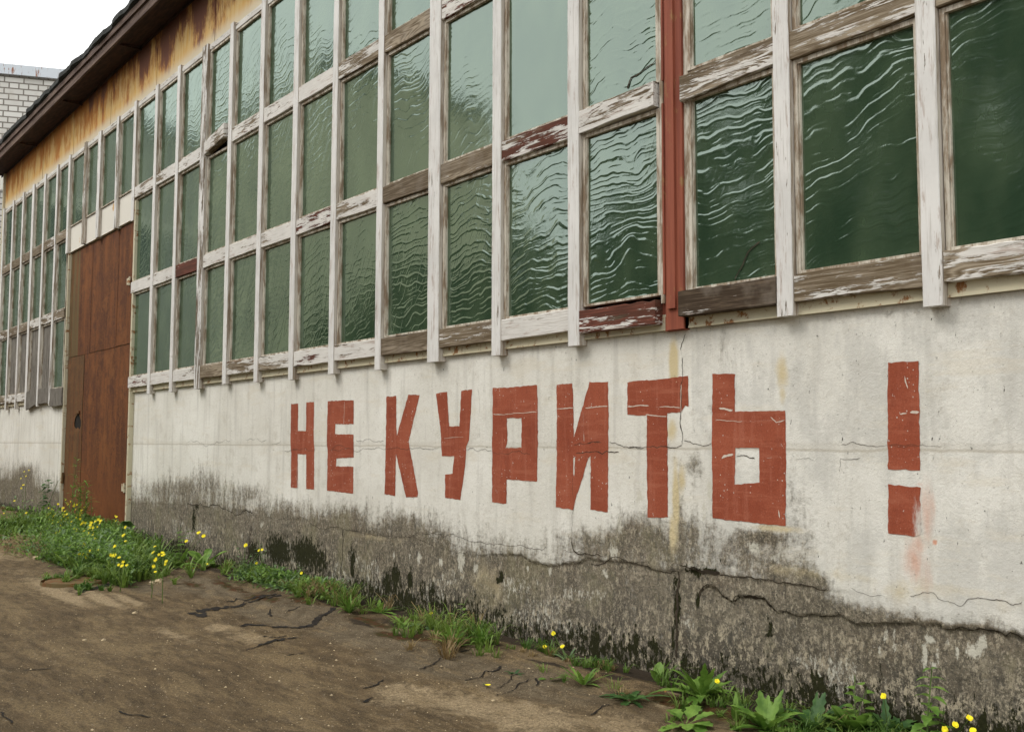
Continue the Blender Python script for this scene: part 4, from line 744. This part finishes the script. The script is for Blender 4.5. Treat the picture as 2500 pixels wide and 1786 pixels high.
rosette(1385,1618,'grey green weed bearing three bright yellow flowers against the wall',10,.18,.03,(.4,1.2),mats=M_leafg,flowers=[(1351,1545,-.12),(1330,1578,-.14),(1373,1577,-.13)])
rosette(1343,1660,'pair of small pale leaves beside the long leaved rosette',6,.10,.05,(.1,.6),prof='round',serr=0)
rosette(1425,1678,'rosette with long narrow upright leaves near the slab edge',15,.26,.035,(.4,1.2),serr=.4)
rosette(1540,1712,'wide rosette with broad purple tinged leaves spreading over the joint',14,.26,.06,(.1,.8),serr=.45,mats=M_leafd)
rosette(1605,1665,'single broad leaf standing up against the dark plinth',3,.24,.10,(1.1,1.45),serr=.15,prof='lance')
rosette(1715,1715,'largest dandelion with dark toothed leaves and one small yellow bud',26,.38,.085,(.3,1.2),serr=.4,mats=M_leaf,flowers=[(1751,1662,-.3)])
rosette(1672,1765,'low plant with lobed bright green leaves at the bottom of the picture',12,.22,.11,(.0,.7),prof='round',serr=.3)
rosette(1797,1765,'lone upright blade shaped leaf right of the largest dandelion',3,.27,.05,(1.3,1.5),serr=.15)
rosette(1905,1772,'upright tongue shaped leaf in the green strip below the soft sign',4,.22,.07,(1.2,1.5),serr=.1)
rosette(1870,1786,'leafy weed left of the tongue shaped leaf at the picture edge',18,.30,.085,(.2,1.1),serr=.4)
rosette(1985,1786,'dark leafy weed in the strip below the mossy hollows',20,.28,.075,(.3,1.2),serr=.4,mats=M_leafd)
rosette(2090,1800,'weed with small rounded leaves left of the tall nettle',22,.26,.10,(.2,1.2),prof='round',serr=0,stems=2)
rosette(2190,1800,'dark toothed weed directly left of the tall nettle',20,.30,.085,(.3,1.2),serr=.4,mats=M_leafd,flowers=[(2157,1698,-.12)])
# tall nettle
x,y,z=G(2290,1850,.02)[0],-.22,0.; e=empty('nettle',(x,y,z)); tag(e,'tall nettle like weed with stacked leaf pairs and broad lower leaves','weed')
mb=MB(); X2,Z2=W(2275,1632,-.15); mb.tube([(x,y,z),(x*.5+X2*.5,-.2,Z2*.5),(X2,-.15,Z2)],.006,.003,6,1)
for k in range(9):
    t=.22+.78*k/8; c=Vector((x,y,z)).lerp(Vector((X2,-.15,Z2)),t); l=.17*(1.25-t*.85)
    for s in(0,math.pi): leaf(mb,c,math.radians(205)+s+k*.5,l,l*.5,.35,.5,0,.25,9,'lance')
o=mb.build('foliage',[M_leaf,M_stem],None); o.parent=e; o.matrix_parent_inverse=Matrix.Translation((-x,-y,-z))
rosette(2330,1830,'low weed with yellow flowers right of the tall nettle',16,.22,.07,(.2,1.2),serr=.3,flowers=[(2367,1752,-.25),(2332,1768,-.28),(2307,1780,-.28),(2375,1782,-.3)],stems=1)
rosette(2430,1860,'rounded leaf weed in the bottom right corner',14,.24,.09,(.3,1.3),serr=.1,prof='round')
# leafy bush in front of the gate
x,y=G(280,1345,.05); y=-.45; x=-9.75; z=float(gz(x,y)); e=empty('bush',(x,y,z)); tag(e,'feathery green bush growing in front of the rusty gate','bush')
mb=MB()
for k in range(16):
    a=random.uniform(0,6.28); h_=random.uniform(.55,.95); bx=x+random.uniform(-.35,.35); by=y+random.uniform(-.12,.12); tx=bx+random.uniform(-.2,.2); ty=by+random.uniform(-.1,.1)
    if k==0: bx,tx,h_=x-.35,x-.48,1.35
    mb.tube([(bx,by,z),(bx*.5+tx*.5,by,z+h_*.5),(tx,ty,z+h_)],.006,.002,5,1)
    for q in range(int(26*h_)):
        t=.15+.85*random.random(); c=Vector((bx,by,z)).lerp(Vector((tx,ty,z+h_)),t); leaf(mb,c,random.uniform(0,6.28),random.uniform(.08,.17),.028,random.uniform(.1,.9),.3,0,.3,4)
o=mb.build('foliage',[M_leaf,M_stem],None); o.parent=e; o.matrix_parent_inverse=Matrix.Translation((-x,-y,-z))
# climbing vine left of gate
x,y=-13.15,-.12; z=.1; e=empty('ivy',(x,y,z)); tag(e,'dark leafy vine climbing the wall corner left of the gate','climber'); mb=MB()
mb.tube([(x-.3,y,z),(x,y,.5),(x+.02,.02,.92)],.008,.004,5,1)
for k in range(90):
    t=random.random()**1.2; c=Vector((x-.35*(1-t)+random.uniform(-.12,.12)*(1.6-t),y+random.uniform(-.08,.05),.1+.85*t)); leaf(mb,c,random.uniform(3.3,6.1),random.uniform(.07,.12),.09,random.uniform(-.3,.6),.3,0,.0,4,'round')
o=mb.build('foliage',[M_leafd,M_stem],None); o.parent=e; o.matrix_parent_inverse=Matrix.Translation((-x,-y,-z))
# grass: uncountable
mb=MB()
def tuft(cx,cy,r,n_,h_,m=0,wd=.006,lean=1.05):
    nb=max(3,int(n_/(11 if h_>.0 else 9)))
    for q in range(nb):
        bx0=cx+random.gauss(0,r*.62)*1.3; by0=cy+random.gauss(0,r*.42); hh=h_*random.uniform(.45,1.25); mm=(m if random.random()<.6 else 0)
        rb_=random.uniform(.015,.06); z=float(gz(bx0,min(by0,-.01)))
        for k in range(16):
            a=random.random()*6.28; bx=bx0+rb_*math.cos(a)*random.random(); by=min(-.01,by0+rb_*math.sin(a)*random.random())
            l=hh*random.uniform(.4,1.15); a2=a+random.gauss(0,.5); ln=lean*random.uniform(.1,1.5)*l; w2=wd*random.uniform(.6,1.3)
            p=Vector((math.sin(a2),-math.cos(a2),0))*w2; d1=Vector((math.cos(a2)*ln,math.sin(a2)*ln,0)); B_=Vector((bx,by,z)); dr=l*.35*random.random()
            P=[B_,B_+d1*.22+Vector((0,0,l*.5)),B_+d1*.6+Vector((0,0,l*.82)),B_+d1*1.15+Vector((0,0,l*.9-dr))]
            if P[3].y>-.005: P[2].y=min(P[2].y,-.01); P[3].y=-.01
            mb.add([P[0]-p,P[0]+p,P[1]-p*.9,P[1]+p*.9,P[2]-p*.6,P[2]+p*.6,P[3]],[(0,1,3,2),(2,3,5,4),(4,5,6)],mm)
tz=0
for (px,py,r,n_,h_,m,wd) in [(20,1300,.9,500,.38,0,.011),(70,1295,.8,400,.30,0,.011),(120,1300,.7,400,.34,0,.011),(170,1310,.6,500,.36,0,.011),(215,1315,.6,600,.36,0,.011),(260,1330,.55,600,.34,0,.010),(300,1350,.5,700,.34,0,.010),(330,1375,.45,700,.36,0,.010),
  (250,1370,.5,600,.30,0,.010),(290,1400,.45,600,.28,0,.010),(240,1405,.4,350,.2,0,.009),(340,1395,.4,400,.28,0,.010),(200,1340,.5,350,.25,0,.010),(180,1360,.4,120,.2,1,.009),(210,1425,.3,160,.12,0,.008),(160,1408,.3,100,.12,0,.008),(140,1405,.2,60,.1,0,.008),
  (380,1375,.35,160,.25,0,.008),(560,1400,.3,120,.2,0,.007),(640,1420,.3,160,.22,0,.007),(760,1450,.28,420,.26,0,.006),(790,1460,.25,420,.26,1,.006),(740,1455,.25,200,.2,1,.006),(820,1470,.2,150,.3,1,.005),(860,1480,.2,200,.3,0,.005),
  (900,1490,.25,100,.25,1,.004),(1080,1560,.25,200,.26,0,.005),(1090,1590,.22,160,.2,1,.005),(1160,1575,.22,260,.26,0,.005),(1130,1560,.2,130,.32,1,.004),(960,1525,.3,100,.2,0,.005),(1060,1540,.2,60,.3,1,.004),
  (1240,1590,.3,60,.1,0,.004),(1420,1650,.3,90,.10,0,.003),(1560,1680,.3,80,.1,1,.003),(1700,1750,.3,200,.1,0,.004),(1850,1770,.3,450,.13,0,.004),(1950,1770,.3,500,.12,0,.004),(2050,1790,.3,600,.12,0,.004),(2150,1800,.3,600,.12,0,.004),(2250,1830,.3,500,.15,0,.004),(2350,1860,.3,400,.15,0,.004),(2000,1780,.3,250,.12,1,.003),(2120,1790,.3,250,.12,1,.003)]:
    cx,cy=G(px,py,.05); cy=min(cy,-.08); tuft(cx,cy,r,n_ if px<430 else n_*.6 if px<1600 else n_*.28,h_*(.8 if px<430 else .72 if px<1300 else .85),m,wd)
for k in range(60):
    cx=random.uniform(-19,5.5); cy=-random.uniform(.03,.35); tz=float(gz(cx,cy)); tuft(cx,cy,.12,25,random.uniform(.06,.14),random.choice((0,0,1)),.005)
tag(mb.build('grass',[M_grass,M_dry]),kind='stuff')
# sea of small broad leaves and flowers by the gate
mb=MB()
for k in range(12000):
    px=random.gauss(215,95); t=random.random(); py=1288+max(0,(px-60))*.26+ (t-.25)*80
    if px<-20 or px>325 or (px>150 and px<230 and py>1395): continue
    x,y=G(px,py,.08); y=min(y,-.03)
    if y<-1.9: continue
    z=float(gz(x,y))+random.random()**1.6*.34; leaf(mb,(x,y,z),random.random()*6.28,random.uniform(.06,.15),random.uniform(.015,.045),random.uniform(.1,1.2),.4,random.choice((0,0,0,1)),.3,4)
for k in range(3000):
    px=random.uniform(1700,2480)
    if vnoise(px/60.,1.,5)<.28: continue; x,_=G(px,1786,.03); y=-random.uniform(.02,.34); x+=random.uniform(-.25,.25); z=float(gz(x,y))+random.random()**2*.11
    leaf(mb,(x,y,z),random.random()*6.28,random.uniform(.04,.13),random.uniform(.014,.05),random.uniform(.1,1.1),.4,random.choice((0,0,1)),.2,4,random.choice(('round','lance')))
for k in range(4200):
    px=random.uniform(400,1200); x=G(px,1430,.03)[0]+random.uniform(-.3,.3); den=float(vnoise(x*1.7,3.3,77))
    if random.random()>max(.05,den*1.9-.45): continue
    y=-abs(random.gauss(.05,.16))-.02; z=float(gz(x,y))+random.random()**2*.16
    leaf(mb,(x,y,z),random.random()*6.28,random.uniform(.05,.14),random.uniform(.012,.04),random.uniform(.1,1.2),.4,random.choice((0,0,1)),.3,4,random.choice(('lance','lance','round')))
tag(mb.build('ground_cover',[M_leaf,M_leafg]),kind='stuff')
mb=MB(); FL=[(265,1352),(0,0)]
pts=zz((0,1150),4.64,[(265,155),(165,335),(300,470),(290,550),(50,525),(35,570),(585,430),(545,500),(590,565),(625,510),(720,490),(715,415),(770,375),(835,390),(860,430),(915,470),(965,405),(900,500),(910,540),(880,490),(700,590),(830,560),(940,580),(975,590),(800,620),(845,650),(880,660),(1010,645),(1025,610),(1085,515),(1115,545),(1140,560),(1160,580),(1120,600),(1315,560),(1320,515),(1070,685),(1060,660),(985,710),(935,745),(985,760),(620,740),(640,690),(660,710),(790,810),(820,820),(790,845),(940,820),(985,800),(960,835),(930,850),(1175,850),(1115,870),(1235,860),(1000,945),(1070,935),(975,975),(1040,970),(1400,725),(1440,790),(1325,965),(1350,975),(1385,1070),(1295,950),(1735,920),(1780,940),(1850,950),(1665,1045),(1740,1075),(295,55),(500,530),(560,470),(730,560),(1050,640),(920,600),(770,530),(690,560)])
for (px,py) in pts:
    if px>300 and py<1300 or (px>215 and random.random()<.35): continue
    dist_y=-.35-1.15*max(0,(py-1250)/110.)*random.uniform(.8,1.1); X_,Z_=W(px,py,dist_y)
    g0=float(gz(X_,dist_y))
    c=Vector((X_,dist_y,Z_)); R_=random.uniform(.020,.033)
    if Z_>g0+.02: mb.tube([(X_+random.uniform(-.05,.05),dist_y,g0),(X_,dist_y,(g0+Z_)/2),c],.005,.003,4,1)
    bloom(mb,c,R_*.85,7)
    for q in range(random.choice((0,1,2,3))):
        c2=c+Vector((random.gauss(0,.09),random.gauss(0,.05),random.gauss(0,.06))); bloom(mb,c2,R_*.7,6); mb.tube([(c2.x*.6+X_*.4,c2.y*.6+dist_y*.4,c2.z-.12),(c2.x,c2.y,c2.z-.05),c2],.003,.002,4,1)
tag(mb.build('wildflowers',[M_yel,M_stem]),kind='stuff')
# lone bloom lying on the asphalt
x,y=G(1191,1669,.02); z=float(gz(x,y)); mb=MB(); mb.tube([(x-.1,y+.03,z+.006),(x,y,z+.012)],.002,.002,5,1)
for q in range(14):
    a=2*math.pi*q/14; d=Vector((math.cos(a),math.sin(a),.35))*.02; pa=Vector((-math.sin(a),math.cos(a),0))*.005; c=Vector((x,y,z+.014)); mb.add([c-pa*.5,c+pa*.5,c+d+pa,c+d-pa],[(0,1,2,3)])
tag(mb.build('fallen_flower',[M_yel,M_stem]),'single yellow flower lying on bare asphalt','flower')
# straw heap, stones, dead leaf, rusty lid
x0,y0=G(55,1320,.1); mb=MB()
for k in range(420):
    a=random.gauss(.1,.6); l=random.uniform(.15,.5); x=x0+random.gauss(0,.45)+.3; y=y0+random.gauss(0,.22); z=float(gz(x,y))+abs(random.gauss(0,.07))*math.exp(-((x-x0)/.7)**2)+.01
    mb.tube([(x,y,z),(x+l*.5*math.cos(a),y+l*.5*math.sin(a),z+random.uniform(0,.05)),(x+l*math.cos(a),y+l*math.sin(a),z-.01)],.005,.003,4)
tag(mb.build('dry_straw',M_straw),kind='stuff')
def stone(px,py,r,label,mat=M_stone):
    x,y=G(px,py,.02); z=float(gz(x,y)); bm=bmesh.new(); bmesh.ops.create_icosphere(bm,subdivisions=3,radius=r)
    for v in bm.verts: v.co*=1+.45*mnoise.noise(v.co*(1.6/r)+Vector((px,py,0)))+.12*mnoise.noise(v.co*(5/r)); v.co.z*=.6
    me=bpy.data.meshes.new('stone'); bm.to_mesh(me); bm.free(); me.materials.append(mat); o=bpy.data.objects.new('stone',me); COL.objects.link(o); o.location=(x,y,z+r*.2); tag(o,label,'stone')
stone(374,1422,.05,'left one of two pale stones by the long crack'); stone(388,1419,.05,'right one of two pale stones by the long crack'); stone(119,1327,.07,'white pebble at the edge of the straw heap')
stone(92,1362,.06,'pale chip of rubble on the sandy verge'); stone(330,1491,.025,'small chip standing on the bare yard'); stone(1205,1700,.012,'tiny white pebble on the sandy patch')
stone(253,1556,.02,'pale pebble on the dark dirt in the middle of the yard'); stone(207,1556,.018,'white pebble left of the pale yard pebble')
x,y=G(1640,1705,.03); mb=MB(); leaf(mb,(x-.05,y,float(gz(x,y))+.01),2.8,.14,.09,.15,.1,0,.1,9,'round'); tag(mb.build('dead_leaf',M_brown),'withered brown leaf lying left of the largest dandelion','dead leaf')
x,y=G(185,1416,.03); z=float(gz(x,y)); bm=bmesh.new(); bmesh.ops.create_cone(bm,cap_ends=True,segments=48,radius1=.36,radius2=.34,depth=.03)
bmesh.ops.create_cone(bm,cap_ends=False,segments=48,radius1=.39,radius2=.38,depth=.045)
me=bpy.data.meshes.new('lid'); bm.to_mesh(me); bm.free(); me.materials.append(M_rust); o=bpy.data.objects.new('manhole_lid',me); COL.objects.link(o); o.location=(x,y,z+.012); tag(o,'rusty round lid half hidden by grass','manhole lid')
# loose gravel: uncountable crumbs
mb=MB()
for k in range(1300):
    if random.random()<.6: px,py=random.uniform(0,1500),random.uniform(1480,1786)
    else: px,py=random.uniform(350,1500),random.uniform(1440,1700)
    x,y=G(px,py); 
    if y>-.1 or x>7: continue
    z=float(gz(x,y)); r=random.uniform(.0015,.006)*(1 if random.random()<.93 else 2.0); a=random.random()*3
    V=[(x+r*math.cos(a+i*1.57)*random.uniform(.8,1.6),y+r*math.sin(a+i*1.57)*random.uniform(.6,1.2),z+.001) for i in range(4)]; T=(x,y,z+r*.9)
    mb.add(V+[T],[(0,1,4),(1,2,4),(2,3,4),(3,0,4)],0)
tag(mb.build('gravel',M_stone),kind='stuff')
# ============================================================ BACKGROUND
d0=FF+RR*(60-1250)/F-UU*(165-893)/F; hd=np.array([d0[0],d0[1]])/np.hypot(d0[0],d0[1]); D=31.
P0=np.array([CX,CY])+hd*D; zt=H+d0[2]/np.hypot(d0[0],d0[1])*D
az=math.radians(22); u=np.array([math.sin(az),math.cos(az)])
bb=empty('brick_building',(P0[0],P0[1],0)); bb.rotation_euler=(0,0,math.atan2(u[1],u[0])); tag(bb,'white brick block with rust streaked metal parapet behind the hall','building')
def bpart(name,boxes,mat):
    m=MB()
    for b in boxes: m.box(*b)
    o=m.build(name,mat,None); o.parent=bb; return o
bpart('wall',[(-9,7,.0,9,-.2,zt-.1)],M_brick)
bpart('parapet_flashing',[(-9.1,7.1,-.12,9.1,zt-.27,zt+.02)],M_flash)
bpart('window_band',[(-9,1.2,-.04,.0,zt-3.55,zt-3.2)],M_wpan)
for k in range(3): bpart('window',[(-2.2-2.6*k,-.6-2.6*k,-.03,.02,zt-5.2,zt-3.56)],M_pane2)
# opposite side of the yard (seen only in the panes)
ob=empty('apartment_block',(-49,-14,0)); tag(ob,'pale block across the yard, mirrored in the left window panes','building')
def opart(name,boxes,mat):
    m=MB()
    for b in boxes: m.box(*b)
    o=m.build(name,mat,None); o.parent=ob; return o
opart('wall',[(-30,19,-10,0,-.2,17.5)],M_ochre); opart('roof',[(-30.3,19.3,-10.3,.3,17.5,17.9)],M_roof)
for r in range(6):
    for k in range(13): opart('window',[(-28+k*3.5,-26.7+k*3.5,.005,.03,1.2+r*2.8,2.6+r*2.8)],M_pane2)
def tree(x,y,h_,r,label):
    e=empty('tree',(x,y,0)); tag(e,label,'tree','trees across the yard'); m=MB()
    m.tube([(x,y,-.1),(x+.1,y,h_*.35),(x-.1,y+.1,h_*.7)],.2,.06,8)
    cl=[]
    for k in range(44):
        a=random.random()*6.28; t=random.random(); rr_=r*(1-.5*abs(t-.4))*math.sqrt(random.random()); c=Vector((x+rr_*math.cos(a),y+rr_*math.sin(a),h_*(.25+.72*t))); cl.append(c)
        if k%3==0: m.tube([(x,y,h_*.3),((x+c.x)/2,(y+c.y)/2,(h_*.3+c.z)/2+.3),c],.06,.02,5)
    t_=m.build('trunk',M_bark,None); t_.parent=e; t_.matrix_parent_inverse=Matrix.Translation((-x,-y,0)); m=MB()
    for c in cl:
        R_=r*random.uniform(.25,.45)
        for q in range(110):
            d=Vector((random.gauss(0,1),random.gauss(0,1),random.gauss(0,.8))).normalized()*R_*random.random()**.4; p=c+d; s=random.uniform(.20,.38)
            a=Vector((random.uniform(-1,1),random.uniform(-1,1),random.uniform(-1,1))).normalized()*s; b=a.cross(Vector((random.random(),random.random(),1))).normalized()*s*.6
            m.add([p-a,p+b,p+a,p-b],[(0,1,2,3)])
    t_=m.build('crown',M_treel,None); t_.parent=e; t_.matrix_parent_inverse=Matrix.Translation((-x,-y,0))
TL=[(-25,-14.5,8,2.3),(-20.5,-15,7,2.3),(-15.5,-14,8,2.4),(-11,-15,8.5,2.6),(-7.5,-14,9.6,2.8),(-3.8,-15,11.3,3),(-.2,-14.5,14,3.2),(4.8,-14.5,15,3.4)]
lab=['leftmost tree across the yard, mirrored in the panes','second tree from the left across the yard','third tree from the left across the yard','fourth tree from the left across the yard','tall fifth tree from the left across the yard','sixth tree from the left across the yard','seventh tree from the left across the yard','rightmost tree across the yard']
for (x,y,h_,r),l in zip(TL,lab): tree(x,y,h_,r,l)
# long low storage shed below the trees
sh=empty('shed',(-8,-17,0)); tag(sh,'ochre storage shed behind the trees across the yard','shed')
m=MB(); m.box(-16,16,-4,0,-.1,7.0); o=m.build('wall',plain('ochre_render',(.34,.20,.06),.9,.3,2,.002),None); o.parent=sh
m=MB(); m.box(-16.3,16.3,-4.3,.4,7.0,7.25); o=m.build('roof',M_roof,None); o.parent=sh
